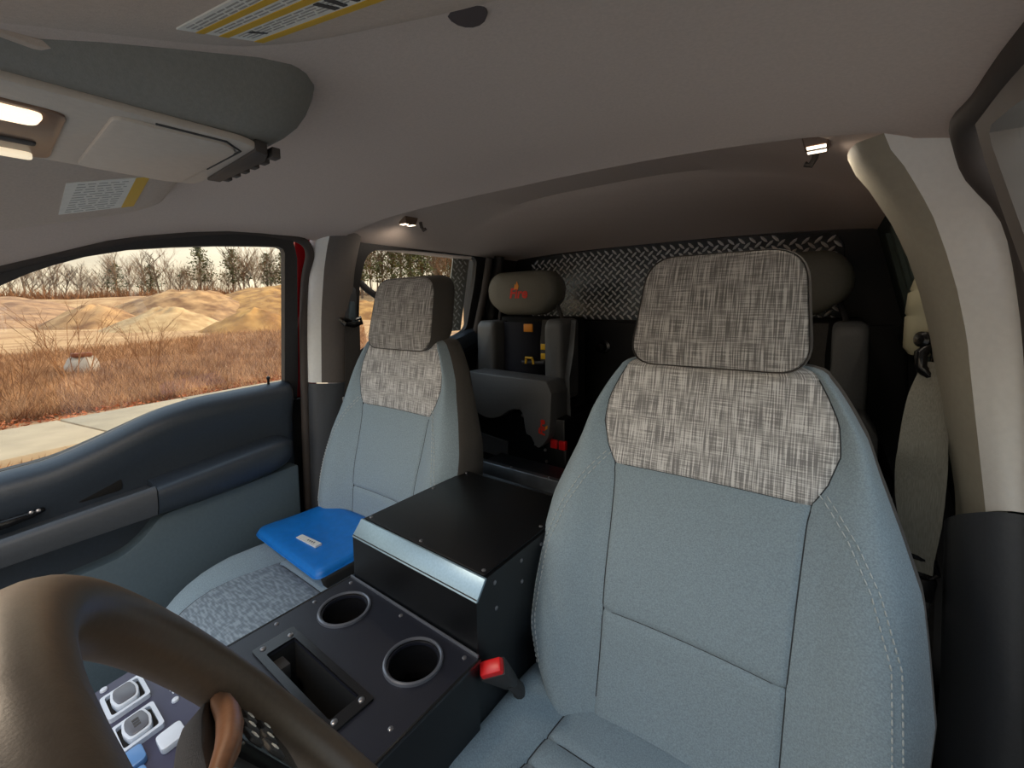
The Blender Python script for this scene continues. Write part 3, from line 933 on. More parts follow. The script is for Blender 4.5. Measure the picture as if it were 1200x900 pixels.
build('slot_well', join(box(-0.0925, 0.0745, -0.4725, -0.472, 0.44, zt2 - 0.004), box(-0.0925, 0.0745, -0.431, -0.4305, 0.44, zt2 - 0.004), box(-0.0925, -0.092, -0.4725, -0.4305, 0.44, zt2 - 0.004), box(0.074, 0.0745, -0.4725, -0.4305, 0.44, zt2 - 0.004), box(-0.0925, 0.0745, -0.4725, -0.4305, 0.439, 0.44)), 'deep_black', tr, smooth=False)
build('slot_socket', box(-0.090, -0.066, -0.471, -0.450, 0.555, 0.578), 'black_plastic', tr, bevel=0.002)
for xx, yy in ((-0.106, -0.470), (-0.100, -0.433), (0.081, -0.470), (0.082, -0.433)):
    screw((xx, yy, zt2 + 0.003), (0, 0, 1), 0.0042, tr)
for xx, yy in ((-0.140, -0.304), (0.0, -0.304), (0.140, -0.305), (0.140, -0.433), (-0.145, -0.433), (0.140, -0.55), (-0.145, -0.55), (-0.145, -0.37)):
    screw((xx, yy, zt2), (0, 0, 1), 0.0034, tr)

# ------------------------------------------------------------------ switch box in front of the tray
sb = empty('switch_panel', (-0.08, -0.62, zt2))
tag(sb, 'small siren switch panel with chrome framed rockers seen through the steering wheel', 'switch panel')
# plane tipped towards the driver
o3 = Vector((-0.175, -0.642, 0.612))
ea = (Vector((-0.030, -0.640, 0.606)) - o3).normalized()
eb = Vector((0.0, 1.0, 0.12))
eb = (eb - ea * eb.dot(ea)).normalized()
en = ea.cross(eb).normalized()
if en.z < 0:
    en = -en
def sp(a, b, n=0.0):
    return tuple(o3 + ea * a + eb * b + en * n)
build('plate', prism(rounded([(-0.004, -0.03), (0.185, -0.03), (0.185, 0.075), (0.06, 0.075), (-0.004, 0.052)], 0.004, 3), lambda u, v: sp(u, v, -0.022), lambda u, v: sp(u, v, 0)), 'switch_panel', sb, bevel=0.0012)
for k, (a, b) in enumerate(((0.042, 0.025), (0.100, 0.023))):
    fr = build('rocker_frame', holed_plate(rounded([(a - 0.022, b - 0.020), (a + 0.022, b - 0.020), (a + 0.022, b + 0.020), (a - 0.022, b + 0.020)], 0.004, 3), [rounded([(a - 0.018, b - 0.016), (a + 0.018, b - 0.016), (a + 0.018, b + 0.016), (a - 0.018, b + 0.016)], 0.003, 3)], 0.006, lambda u, v, w: sp(u, v, 0.003 + w)), 'switch_edge', sb, angle=30)
    build('rocker_well', prism(rounded([(a - 0.018, b - 0.016), (a + 0.018, b - 0.016), (a + 0.018, b + 0.016), (a - 0.018, b + 0.016)], 0.003, 3), lambda u, v: sp(u, v, 0.0), lambda u, v: sp(u, v, 0.001)), 'deep_black', fr, smooth=False)
    cap = rounded([(a - 0.017, b - 0.010), (a, b - 0.0135), (a + 0.017, b - 0.010), (a + 0.017, b + 0.010), (a, b + 0.0135), (a - 0.017, b + 0.010)], 0.005, 3)
    build('rocker_rim', prism(cap, lambda u, v: sp(u, v, 0.001), lambda u, v: sp(u, v, 0.010)), 'switch_edge', fr, bevel=0.001)
    build('rocker_lens', prism([(a + (u - a) * 0.84, b + (v - b) * 0.8) for u, v in cap], lambda u, v: sp(u, v, 0.0095), lambda u, v: sp(u, v, 0.0115)), 'switch_lens', fr, bevel=0.0008)
    if k == 1:
        build('legend', join(*[prism([(a - 0.006 + q * 0.0045, b - 0.003), (a - 0.003 + q * 0.0045, b - 0.003), (a - 0.003 + q * 0.0045, b + 0.003), (a - 0.006 + q * 0.0045, b + 0.003)], lambda u, v: sp(u, v, 0.0115), lambda u, v: sp(u, v, 0.0119)) for q in range(3)]), 'ink', fr, smooth=False)
for a, b, w_, m_ in ((0.138, 0.008, 0.012, 'switch_blue'), (0.146, 0.042, 0.012, 'switch_edge'), (0.166, 0.004, 0.011, 'switch_blue')):
    build('push_button', prism(rounded([(a - w_, b - 0.012), (a + w_, b - 0.012), (a + w_, b + 0.012), (a - w_, b + 0.012)], 0.005, 3), lambda u, v: sp(u, v, 0.0), lambda u, v: sp(u, v, 0.008)), m_, sb, bevel=0.0015)
build('legend', join(*[prism([(0.030 + q * 0.007, 0.060 + h), (0.034 + q * 0.007, 0.060 + h), (0.034 + q * 0.007, 0.0635 + h), (0.030 + q * 0.007, 0.0635 + h)], lambda u, v: sp(u, v, 0.0), lambda u, v: sp(u, v, 0.0004)) for q, h in ((1, 0), (2, 0.001), (3, 0), (4, 0.001), (6, 0), (7, 0.001))]), 'switch_edge', sb, smooth=False)
for a, b in ((0.002, 0.012), (0.055, -0.024), (0.095, 0.060)):
    build('screw', lathe([(0.004, 0), (0.0035, 0.002), (0, 0.003)], sp(a, b, 0), en, 10), 'switch_edge', sb)

# ------------------------------------------------------------------ red belt buckle beside the driver cushion
bu = empty('belt_buckle', (0.17, -0.22, 0.42))
tag(bu, 'red and black seat belt buckle between console and driver cushion', 'seat belt buckle')
d_ = Vector((0.0, -0.62, 0.78)).normalized()
s_ = Vector((0.80, 0.45, 0.36)).normalized()
s_ = (s_ - d_ * s_.dot(d_)).normalized()
n_ = d_.cross(s_)
c0 = Vector((0.172, -0.282, 0.575))
def bp_(a, b, c):
    return tuple(c0 + s_ * a + n_ * b + d_ * c)
build('body', hexa([bp_(-0.011, -0.008, -0.07), bp_(0.011, -0.008, -0.07), bp_(0.011, 0.008, -0.07), bp_(-0.011, 0.008, -0.07)], [bp_(-0.020, -0.012, 0), bp_(0.020, -0.012, 0), bp_(0.020, 0.012, 0), bp_(-0.020, 0.012, 0)]), 'black_plastic', bu, bevel=0.004)
build('release_button', hexa([bp_(-0.018, -0.0105, -0.006), bp_(0.018, -0.0105, -0.006), bp_(0.018, 0.0105, -0.006), bp_(-0.018, 0.0105, -0.006)], [bp_(-0.016, -0.009, 0.009), bp_(0.016, -0.009, 0.009), bp_(0.016, 0.009, 0.009), bp_(-0.016, 0.009, 0.009)]), 'red_plastic', bu, bevel=0.003)
build('stalk', tube([bp_(0, 0, -0.06), bp_(0, 0.0, -0.10), (0.155, -0.19, 0.43), (0.155, -0.17, 0.36)], 0.010, 10), 'black_plastic', bu)

# ------------------------------------------------------------------ blue pouch on the passenger cushion
bf = empty('blue_pouch', (-0.49, -0.16, 0.46))
tag(bf, 'bright blue zip pouch with a white name tag on the passenger cushion', 'pouch')
ol = rounded([(-0.655, -0.262), (-0.335, -0.262), (-0.322, -0.075), (-0.500, -0.045), (-0.632, -0.095)], [0.035, 0.02, 0.02, 0.06, 0.05], 6)
cxm = (sum(p[0] for p in ol) / len(ol), sum(p[1] for p in ol) / len(ol))
def pz(u, v):
    return 0.472 + 0.016 * sstep(-0.50, -0.64, u) + 0.012 * sstep(-0.40, -0.33, u) + 0.02 * sstep(-0.15, -0.05, v)
def puff(sg):
    rows = []
    for k, hgt in ((1.0, 0.0), (0.99, 0.007), (0.965, 0.013), (0.90, 0.0165), (0.7, 0.0195), (0.4, 0.021), (0.0, 0.0215)):
        rows.append([(cxm[0] + (u - cxm[0]) * k, cxm[1] + (v - cxm[1]) * k, pz(cxm[0] + (u - cxm[0]) * k, cxm[1] + (v - cxm[1]) * k) + 0.012 + sg * hgt) for u, v in ol])
    return grid(rows, closed_u=True)
build('upper_shell', puff(1), 'blue_vinyl', bf, angle=60)
build('lower_shell', puff(-0.45), 'blue_vinyl', bf, angle=60)
build('zip_band', tube([(u + (0.001 if u > -0.5 else -0.001), v, pz(u, v) + 0.012) for u, v in ol], 0.0022, 6, closed=True), 'blue_vinyl', bf)
build('side_gusset', hexa([(-0.337, -0.250, 0.474), (-0.318, -0.250, 0.474), (-0.304, -0.085, 0.484), (-0.325, -0.085, 0.484)], [(-0.337, -0.258, 0.496), (-0.325, -0.255, 0.496), (-0.310, -0.085, 0.507), (-0.328, -0.085, 0.507)]), 'deep_black', bf, bevel=0.004)
tg = [(-0.520, -0.216), (-0.442, -0.208), (-0.4435, -0.191), (-0.5215, -0.199)]
lab = build('name_tag', prism(tg, lambda u, v: (u, v, pz(u, v) + 0.0300), lambda u, v: (u, v, pz(u, v) + 0.0385)), 'white_print', bf, smooth=False)
build('print', join(*[prism([(-0.508 + q * 0.0076, -0.2085 + q * 0.0008), (-0.504 + q * 0.0076, -0.2083 + q * 0.0008), (-0.504 + q * 0.0076, -0.2035 + q * 0.0008), (-0.508 + q * 0.0076, -0.2037 + q * 0.0008)], lambda u, v: (u, v, pz(u, v) + 0.0380), lambda u, v: (u, v, pz(u, v) + 0.0390)) for q in range(7)]), 'ink', lab, smooth=False)

# ================================================================== seat belts
def strip(pts, widths, dirs, thick=0.0016):
    """flat webbing: centre points, half widths, width directions"""
    a, b = [], []
    n = len(pts)
    rows = []
    for i in range(n):
        p, d = Vector(pts[i]), Vector(dirs[i]).normalized()
        t = (Vector(pts[min(i + 1, n - 1)]) - Vector(pts[max(i - 1, 0)])).normalized()
        nn = t.cross(d).normalized() * thick / 2
        w = widths[i]
        rows.append([p - d * w + nn, p - d * w * 0.5 + nn, p + nn, p + d * w * 0.5 + nn, p + d * w + nn, p + d * w - nn, p - nn, p - d * w - nn])
    v, f = grid(rows, closed_u=True)
    f += [tuple(range(7, -1, -1)), tuple((n - 1) * 8 + k for k in range(8))]
    return v, f

# driver belt: guide on the pillar, twisted webbing, latch plate
db = empty('driver_seat_belt', (0.66, 0.2, 0.55))
tag(db, 'loose grey seat belt hanging beside the driver pillar', 'seat belt')
build('height_adjuster', grid([[(0.652 + a * k + 0.012 * sstep(1.09, 1.16, z), 0.212 + b, z) for a, b in ((0.05, -0.030), (-0.006, -0.029), (-0.020, -0.016), (-0.023, 0.004), (-0.020, 0.022), (0.05, 0.028))] for z, k in ((1.165, 0.5), (1.145, 0.8), (1.104, 0.86), (1.101, 0.78), (1.098, 0.92), (1.066, 1.0), (1.063, 0.9), (1.060, 1.0), (1.012, 1.0), (1.002, 0.7))]), 'beige_plastic', db, angle=50)
build('guide_ring', tube([(0.655, 0.172, 1.020), (0.645, 0.166, 1.008), (0.645, 0.162, 0.988), (0.654, 0.164, 0.974), (0.664, 0.170, 0.980), (0.664, 0.176, 1.004)], 0.0080, 10, closed=True), 'satin_black', db)
build('guide_bolt', lathe([(0.012, -0.02), (0.012, 0.004), (0.008, 0.008), (0, 0.009)], (0.648, 0.176, 1.028), (-0.7, -0.65, 0.1), 16), 'satin_black', db)
zz = [0.996, 0.975, 0.945, 0.905, 0.87, 0.83, 0.79, 0.755, 0.72, 0.695, 0.675]
xx = [0.656, 0.655, 0.653, 0.651, 0.649, 0.650, 0.651, 0.653, 0.656, 0.659, 0.662]
ww = [0.008, 0.014, 0.021, 0.026, 0.028, 0.028, 0.027, 0.024, 0.018, 0.013, 0.010]
dr = [(0.85, -0.3, 0), (0.85, -0.3, 0), (0.9, -0.2, 0), (0.9, 0.1, 0.1), (0.9, 0.2, 0.12), (0.92, -0.1, 0), (0.92, -0.2, 0), (0.9, -0.2, -0.05), (0.9, -0.2, 0), (0.9, -0.2, 0), (0.9, -0.2, 0)]
yy = [0.162, 0.158, 0.150, 0.140, 0.132, 0.142, 0.146, 0.148, 0.150, 0.152, 0.154]
pts = catmull(list(zip(xx, yy, zz)), 3)
wds = [float(np.interp(i, np.arange(11) * 3, ww)) for i in range(len(pts))]
drs = [tuple(np.array([np.interp(i, np.arange(11) * 3, [d[k] for d in dr]) for k in range(3)])) for i in range(len(pts))]
build('webbing', strip(pts, wds, drs), 'webbing', db, angle=60)
build('webbing_return', strip([(0.664, 0.176, 0.985), (0.668, 0.182, 0.9), (0.672, 0.19, 0.8), (0.676, 0.20, 0.65), (0.68, 0.20, 0.4)], [0.010, 0.013, 0.013, 0.013, 0.013], [(0.6, 0.8, 0)] * 5), 'webbing_dark', db)
build('latch_loop', tube([(0.640, 0.150, 0.700), (0.637, 0.149, 0.682), (0.646, 0.150, 0.668), (0.664, 0.154, 0.664), (0.678, 0.158, 0.676), (0.674, 0.156, 0.694)], 0.0045, 8, closed=True), 'satin_black', db)
build('latch_body', hexa([(0.654, 0.146, 0.632), (0.674, 0.149, 0.632), (0.674, 0.160, 0.632), (0.654, 0.157, 0.632)], [(0.647, 0.144, 0.668), (0.678, 0.149, 0.668), (0.678, 0.162, 0.668), (0.647, 0.157, 0.668)]), 'satin_black', db, bevel=0.003)
build('latch_tongue', hexa([(0.660, 0.149, 0.604), (0.671, 0.151, 0.604), (0.671, 0.153, 0.604), (0.660, 0.151, 0.604)], [(0.659, 0.149, 0.634), (0.672, 0.152, 0.634), (0.672, 0.155, 0.634), (0.659, 0.152, 0.634)]), 'chrome', db, bevel=0.0006)

pb = empty('passenger_seat_belt', (-0.67, 0.05, 0.4))
tag(pb, 'dark seat belt hanging straight from the passenger pillar guide', 'seat belt')
build('height_adjuster', grid([[(-0.672 + a * k - 0.02 * (z - 1.1), 0.060 + b * k, z) for a, b in ((-0.02, -0.024), (0.010, -0.022), (0.016, 0.0), (0.010, 0.022), (-0.02, 0.024))] for z, k in ((1.165, 0.5), (1.155, 0.9), (1.12, 1.0), (1.08, 0.9), (1.05, 0.95), (1.03, 0.75))]), 'dark_plastic', pb, angle=50)
build('guide_face', hexa([(-0.659, 0.046, 1.035), (-0.657, 0.074, 1.035), (-0.672, 0.074, 1.035), (-0.672, 0.046, 1.035)], [(-0.652, 0.054, 1.105), (-0.652, 0.070, 1.105), (-0.668, 0.070, 1.105), (-0.668, 0.054, 1.105)]), 'door_lower', pb, bevel=0.004)
build('guide_ring', tube([(-0.657, 0.020, 1.050), (-0.652, 0.030, 1.036), (-0.650, 0.060, 1.030), (-0.652, 0.088, 1.038), (-0.660, 0.092, 1.052), (-0.664, 0.06, 1.045)], 0.007, 8, closed=True), 'satin_black', pb)
build('webbing', strip([(-0.652, 0.056, 1.040), (-0.655, 0.056, 0.95), (-0.662, 0.050, 0.80), (-0.672, 0.042, 0.6), (-0.68, 0.035, 0.35)], [0.024, 0.024, 0.024, 0.024, 0.024], [(0.15, 1, 0)] * 5), 'webbing_dark', pb)
build('latch_tongue', hexa([(-0.652, 0.012, 0.775), (-0.648, 0.028, 0.775), (-0.654, 0.028, 0.775), (-0.658, 0.012, 0.775)], [(-0.648, 0.010, 0.815), (-0.644, 0.030, 0.815), (-0.650, 0.030, 0.815), (-0.654, 0.010, 0.815)]), 'chrome', pb, bevel=0.001)

gh = build('grab_handle', tube([(-0.675, 0.105, 1.165), (-0.655, 0.118, 1.142), (-0.648, 0.152, 1.118), (-0.652, 0.163, 1.095), (-0.660, 0.163, 1.03), (-0.668, 0.160, 0.985), (-0.672, 0.148, 0.962), (-0.684, 0.118, 0.945), (-0.70, 0.10, 0.925)], 0.0105, 10), 'black_plastic')
tag(gh, 'dark angular grab handle on the passenger pillar at the rear window', 'grab handle')

# ================================================================== diamond tread plate
dpt = empty('diamond_plate', (0.0, 0.9, 1.03))
tag(dpt, 'wide aluminium diamond tread plate across the back of the cab', 'tread plate')
def plate_top(x):
    return 1.306 - 0.026 * (abs(x) / 0.55) ** 2.5
ol = rounded([(-0.545, 1.022), (0.555, 1.022), (0.555, 1.255), (0.525, 1.292), (0.36, plate_top(0.36)), (0.15, plate_top(0.15)), (-0.15, plate_top(-0.15)), (-0.36, plate_top(-0.36)), (-0.515, 1.289), (-0.545, 1.255)], [0.004, 0.004, 0.02, 0.02, 0.08, 0.08, 0.08, 0.08, 0.02, 0.02], 4)
build('sheet', prism(ol, lambda u, v: (u, 0.906, v), lambda u, v: (u, 0.898, v)), 'alu_dark', dpt, bevel=0.0015)
tv = []
pit = 0.0158
for r in range(18):
    for c in range(36):
        x = -0.535 + (2 * c + r % 2) * pit
        z = 1.033 + r * pit
        if z > plate_top(x) - 0.008 or abs(x) > 0.545:
            continue
        a = R(45) if r % 2 else R(-45)
        L, w = 0.0150, 0.0042
        ca, sa = math.cos(a), math.sin(a)
        pts = []
        for u, v_, h in ((-L, 0, 0), (-L * 0.45, w, 0), (L * 0.45, w, 0), (L, 0, 0), (L * 0.45, -w, 0), (-L * 0.45, -w, 0), (-L * 0.55, 0, 0.0026), (L * 0.55, 0, 0.0026)):
            pts.append((x + u * ca - v_ * sa, 0.8978 - h, z + u * sa + v_ * ca))
        tv.append((pts, [(0, 1, 6), (1, 2, 7, 6), (2, 3, 7), (3, 4, 7), (4, 5, 6, 7), (5, 0, 6)]))
o = build('treads', join(*tv), 'alu', dpt, angle=20)
o['kind'] = 'stuff'
# bracket of the same plate outside the rear side window
ob = empty('tread_plate_bracket', (-0.80, 0.66, 0.9))
tag(ob, 'narrow tread plate strip outside the rear side window', 'tread plate')
build('sheet', prism([(0.600, 0.975), (0.70, 0.975), (0.70, 1.33), (0.600, 1.33)], lambda u, v: (-0.80 + 0.2 * (v - 1), u, v), lambda u, v: (-0.795 + 0.2 * (v - 1), u, v)), 'alu_light', ob, bevel=0.001)
tv = []
for r in range(22):
    for c in range(3):
        y, z = 0.612 + (2 * c + r % 2) * 0.0158, 0.985 + r * 0.0158
        if y > 0.69:
            continue
        a = R(45) if r % 2 else R(-45)
        L, w = 0.012, 0.0036
        ca, sa = math.cos(a), math.sin(a)
        pts = [(-0.7948 + 0.2 * (z - 1) + h, y + u * ca - v_ * sa, z + u * sa + v_ * ca) for u, v_, h in ((-L, 0, 0), (-L * 0.45, w, 0), (L * 0.45, w, 0), (L, 0, 0), (L * 0.45, -w, 0), (-L * 0.45, -w, 0), (-L * 0.55, 0, 0.003), (L * 0.55, 0, 0.003))]
        tv.append((pts, [(0, 1, 6), (1, 2, 7, 6), (2, 3, 7), (3, 4, 7), (4, 5, 6, 7), (5, 0, 6)]))
o = build('treads', join(*tv), 'alu', ob, angle=20)
o['kind'] = 'stuff'
build('bolt', lathe([(0.008, 0), (0.008, 0.004), (0, 0.006)], (-0.797, 0.612, 0.985), (1, 0, 0), 10), 'rubber', ob)

# ================================================================== rear seats that hold breathing gear (x = 0 is their middle)
def make_rear_seat():
    t = empty('rear_jump_seat')
    L = dict(local=True)
    # head pad: wide, with cut-off lower corners
    hp = rounded([(-0.085, 1.048), (0.085, 1.048), (0.155, 1.100), (0.160, 1.165), (0.120, 1.212), (-0.120, 1.212), (-0.160, 1.165), (-0.155, 1.100)], [0.03, 0.03, 0.04, 0.05, 0.05, 0.05, 0.05, 0.04], 5)
    cm = (0, 1.13)
    rows = []
    for k, y in ((0.0, 0.596), (0.6, 0.597), (0.85, 0.600), (0.95, 0.606), (1.0, 0.620), (1.0, 0.66), (0.97, 0.685), (0.9, 0.695), (0.0, 0.697)):
        rows.append([(cm[0] + (u - cm[0]) * k, y, cm[1] + (v - cm[1]) * k) for u, v in hp])
    build('head_pad', grid(rows, closed_u=True), 'vinyl_olive', t, angle=50, **L)
    lg = build('logo_lettering', text_mesh('Fire', 0.052, 0.0006, lambda u, v, w: (u - 0.0, 0.5955 - w, 1.128 + v)), 'logo_red', t, smooth=False, **L)
    build('logo_flame', prism([(-0.018, 1.143), (-0.008, 1.146), (0.0, 1.143), (0.004, 1.156), (-0.004, 1.174), (-0.010, 1.160), (-0.014, 1.165)], lambda u, v: (u, 0.5956, v), lambda u, v: (u, 0.5946, v)), 'logo_orange', t, smooth=False, **L)
    for s in (-1, 1):
        build('head_post', tube([(s * 0.125, 0.66, 1.10), (s * 0.145, 0.67, 1.04), (s * 0.15, 0.68, 0.95)], 0.007, 8), 'black_plastic', t, **L)
    # back frame and cavity
    build('back_frame', box(-0.185, 0.185, 0.70, 0.78, 0.42, 1.04), 'deep_black', t, bevel=0.01, **L)
    def bolster(x0, x1, z0, z1, y0, y1):
        o2 = rounded([(x0, z0), (x1, z0), (x1, z1), (x0, z1)], 0.022, 5)
        c = ((x0 + x1) / 2, (z0 + z1) / 2)
        rows = [[(c[0] + (u - c[0]) * k, y, c[1] + (v - c[1]) * k) for u, v in o2] for k, y in ((0.0, y0), (0.75, y0 + 0.001), (0.92, y0 + 0.006), (1.0, y0 + 0.02), (1.0, y1))]
        return grid(rows, closed_u=True)
    build('back_bolster', bolster(-0.215, -0.125, 0.80, 1.025, 0.60, 0.71), 'vinyl_grey', t, angle=50, **L)
    build('back_bolster', bolster(0.118, 0.190, 0.74, 1.035, 0.585, 0.71), 'vinyl_grey', t, angle=50, **L)
    build('cylinder_sleeve', grid([[(-0.04 + 0.095 * math.cos(a), 0.70 - 0.065 * math.sin(a), z) for a in np.linspace(0, math.pi, 14)] for z in (0.80, 0.99, 1.02)]), 'navy_cloth', t, **L)
    build('side_belt', strip([(0.215, 0.63, 1.03), (0.222, 0.60, 0.93), (0.205, 0.60, 0.83), (0.215, 0.59, 0.72), (0.222, 0.585, 0.64), (0.215, 0.58, 0.60)], [0.016, 0.018, 0.017, 0.015, 0.014, 0.014], [(0.8, -0.5, 0)] * 6), 'vinyl_grey', t, **L)
    build('yellow_tag', box(0.012, 0.052, 0.612, 0.618, 0.985, 1.015), 'orange_tag', t, bevel=0.002, **L)
    for z in (0.93, 0.895):
        build('strap_label', box(0.078, 0.108, 0.628, 0.634, z - 0.011, z + 0.011), 'yellow_tag', t, bevel=0.001, **L)
    build('clasp', tube([(0.02, 0.615, 0.865), (0.022, 0.612, 0.888), (0.05, 0.612, 0.888), (0.055, 0.615, 0.865)], 0.005, 6), 'yellow_tag', t, **L)
    build('clasp_bar', tube([(0.0, 0.62, 0.868), (0.10, 0.62, 0.872)], 0.007, 8), 'black_plastic', t, **L)
    build('harness_strap', strip([(0.095, 0.64, 1.03), (0.09, 0.632, 0.95), (0.092, 0.63, 0.87)], [0.016] * 3, [(1, 0, 0)] * 3), 'webbing_dark', t, **L)
    # folded-up seat pan: flat lit top, scalloped lower edge, wing on the right
    pan = [(-0.175, 0.835)] + [(-0.175, 0.72), (-0.150, 0.700)] + catmull([(-0.135, 0.694), (-0.07, 0.672), (-0.01, 0.683), (0.045, 0.716), (0.085, 0.722)], 4) + catmull([(0.098, 0.705), (0.104, 0.665), (0.110, 0.640)], 3) + catmull([(0.130, 0.636), (0.150, 0.605), (0.170, 0.606), (0.200, 0.645), (0.208, 0.70)], 4) + [(0.208, 0.79), (0.185, 0.83)]
    build('seat_pan', prism(pan, lambda u, v: (u, 0.60, v), lambda u, v: (u, 0.50 - 0.02 * sstep(0.9, 0.7, v), v)), 'vinyl_grey', t, bevel=0.008, **L)
    build('pan_logo', join(text_mesh('Fire', 0.034, 0.0006, lambda u, v, w: (0.178 - v, 0.4775 - w, 0.675 + u * 1.0))), 'logo_red', t, smooth=False, **L)
    build('pan_logo_flame', prism([(0.190, 0.668), (0.198, 0.674), (0.200, 0.686), (0.192, 0.682)], lambda u, v: (u, 0.479, v), lambda u, v: (u, 0.4765, v)), 'logo_orange', t, smooth=False, **L)
    # base with plate and bolts
    build('seat_base', box(-0.20, 0.24, 0.52, 0.80, 0.0, 0.70), 'console_black', t, bevel=0.006, **L)
    build('cover_plate', prism(rounded([(-0.150, 0.525), (0.005, 0.520), (0.005, 0.585), (-0.150, 0.598)], 0.006, 3), lambda u, v: (u, 0.521, v), lambda u, v: (u, 0.515, v)), 'dark_plastic', t, bevel=0.001, **L)
    for u, v in ((0.085, 0.700), (0.125, 0.598), (0.165, 0.585), (0.17, 0.545), (0.145, 0.52), (0.06, 0.52)):
        build('bolt', lathe([(0.006, 0), (0.005, 0.004), (0, 0.006)], (u, 0.519 if v < 0.6 else 0.498, v), (0, -1, 0), 10), 'screw', t, **L)
    for k in (0, 1):
        build('buckle_button', box(0.188 + k * 0.032, 0.214 + k * 0.032, 0.512, 0.530, 0.598, 0.628), 'red_plastic', t, bevel=0.003, **L)
        build('buckle_body', box(0.188 + k * 0.030, 0.214 + k * 0.030, 0.522, 0.545, 0.545, 0.600), 'black_plastic', t, bevel=0.003, **L)
    return t

rs1 = make_rear_seat()
rs1.location = (-0.405, 0.0, 0)
tag(rs1, 'rear jump seat with flame logo head pad and yellow tagged gear holder', 'jump seat')
rs2 = copy_tree(rs1)
for ch in list(rs2.children):
    if ch.name.startswith(('yellow_tag', 'side_belt', 'strap_label', 'clasp')):
        bpy.data.objects.remove(ch)
rs2.location = (0.418, 0.0, 0.0)
tag(rs2, 'rear jump seat mostly hidden behind the driver headrest', 'jump seat')

# ================================================================== roof fittings
def roof_lamp(s):
    x, y = s * 0.506, 0.165
    z = ceil_z(x, y) - 0.002
    t = empty('rear_roof_lamp', (x, y, z))
    build('lamp_body', hexa([(x - 0.0156, y - 0.0203, z - 0.012), (x + 0.0156, y - 0.0203, z - 0.012), (x + 0.0156, y + 0.0203, z - 0.012), (x - 0.0156, y + 0.0203, z - 0.012)], [(x - 0.0211, y - 0.0265, z + 0.012), (x + 0.0211, y - 0.0265, z + 0.012), (x + 0.0211, y + 0.0265, z + 0.012), (x - 0.0211, y + 0.0265, z + 0.012)]), 'lamp_base', t, bevel=0.004)
    for k in (-1, 1):
        build('lens', hexa([(x - 0.0125, y + k * 0.013 - 0.0070, z - 0.0125), (x + 0.0125, y + k * 0.013 - 0.0070, z - 0.0125), (x + 0.0125, y + k * 0.013 + 0.0070, z - 0.0125), (x - 0.0125, y + k * 0.013 + 0.0070, z - 0.0125)], [(x - 0.0133, y + k * 0.013 - 0.0078, z - 0.011), (x + 0.0133, y + k * 0.013 - 0.0078, z - 0.011), (x + 0.0133, y + k * 0.013 + 0.0078, z - 0.011), (x - 0.0133, y + k * 0.013 + 0.0078, z - 0.011)]), 'lamp', t, bevel=0.002)
    ld = bpy.data.lights.new('roof_lamp', 'SPOT')
    ld.spot_size = R(165)
    ld.spot_blend = 0.6
    ld.energy = 0.3
    ld.color = (1.0, 0.86, 0.70)
    ld.shadow_soft_size = 0.02
    lo = bpy.data.objects.new('roof_lamp', ld)
    COL.objects.link(lo)
    lo.parent = t
    lo.location = (-s * 0.004, 0, -0.022)
    lo.rotation_euler = (0, -s * R(20), 0)
    build('coat_hook', tube([(x, y + 0.05, z + 0.01), (x - s * 0.004, y + 0.052, z - 0.012), (x - s * 0.010, y + 0.055, z - 0.022), (x - s * 0.018, y + 0.056, z - 0.018)], 0.005, 8), 'rubber', t)
    return t
tag(roof_lamp(-1), 'small lit roof lamp above the rear passenger window', 'lamp')
tag(roof_lamp(1), 'small lit roof lamp above the driver pillar', 'lamp')

# overhead console
oc = empty('overhead_console', (0.0, -0.66, 1.25))
tag(oc, 'overhead console with lit map lamps and light grey flip door', 'overhead console')
rows = []
for y, k, dz in ((-0.80, 1.0, -0.008), (-0.70, 1.0, 0.0), (-0.60, 1.0, 0.0), (-0.54, 0.99, 0.0), (-0.51, 0.95, 0.004), (-0.488, 0.88, 0.014), (-0.468, 0.78, 0.030), (-0.452, 0.66, 0.052), (-0.445, 0.6, 0.075)):
    cc_ = -0.012
    sec = [(-0.165, 0.075), (-0.155, 0.052), (-0.140, 0.026), (-0.120, 0.008), (-0.095, 0.0), (0.0, -0.001), (0.095, 0.0), (0.120, 0.008), (0.140, 0.026), (0.155, 0.052), (0.165, 0.075)]
    rows.append([(cc_ + a * k, y, 1.249 + b + dz + 0.03 * (1 - k)) for a, b in sec])
build('housing', grid(rows), 'headliner_shaded', oc, angle=60)
zo = 1.2475
build('bezel', prism(rounded([(-0.112, -0.80), (0.088, -0.80), (0.092, -0.535), (0.080, -0.515), (-0.098, -0.512), (-0.112, -0.53)], 0.012, 4), lambda u, v: (u, v, zo + 0.004), lambda u, v: (u, v, zo - 0.003)), 'overhead_plastic', oc, bevel=0.002)
fd = build('flip_door', prism(rounded([(-0.100, -0.622), (0.078, -0.626), (0.082, -0.545), (0.066, -0.532), (-0.094, -0.532), (-0.100, -0.545)], 0.010, 4), lambda u, v: (u, v, zo - 0.001), lambda u, v: (u, v, zo - 0.0065)), 'overhead_plastic', oc, bevel=0.002)
build('door_gap', tube([(0.083, -0.60, zo - 0.0035), (0.0845, -0.548, zo - 0.0035), (0.067, -0.529, zo - 0.0035), (-0.02, -0.529, zo - 0.0035)], 0.0011, 6), 'ink', oc)
build('vent_strip', prism([(0.086, -0.523), (-0.060, -0.516), (-0.058, -0.503), (0.060, -0.503), (0.082, -0.510)], lambda u, v: (u, v, zo + 0.006), lambda u, v: (u, v, zo - 0.006)), 'rubber', oc, bevel=0.001)
for k in range(6):
    xk = -0.052 + k * 0.024
    build('vent_tooth', box(xk, xk + 0.012, -0.5045, -0.496, zo - 0.0055, zo + 0.005), 'rubber', oc, bevel=0.001)
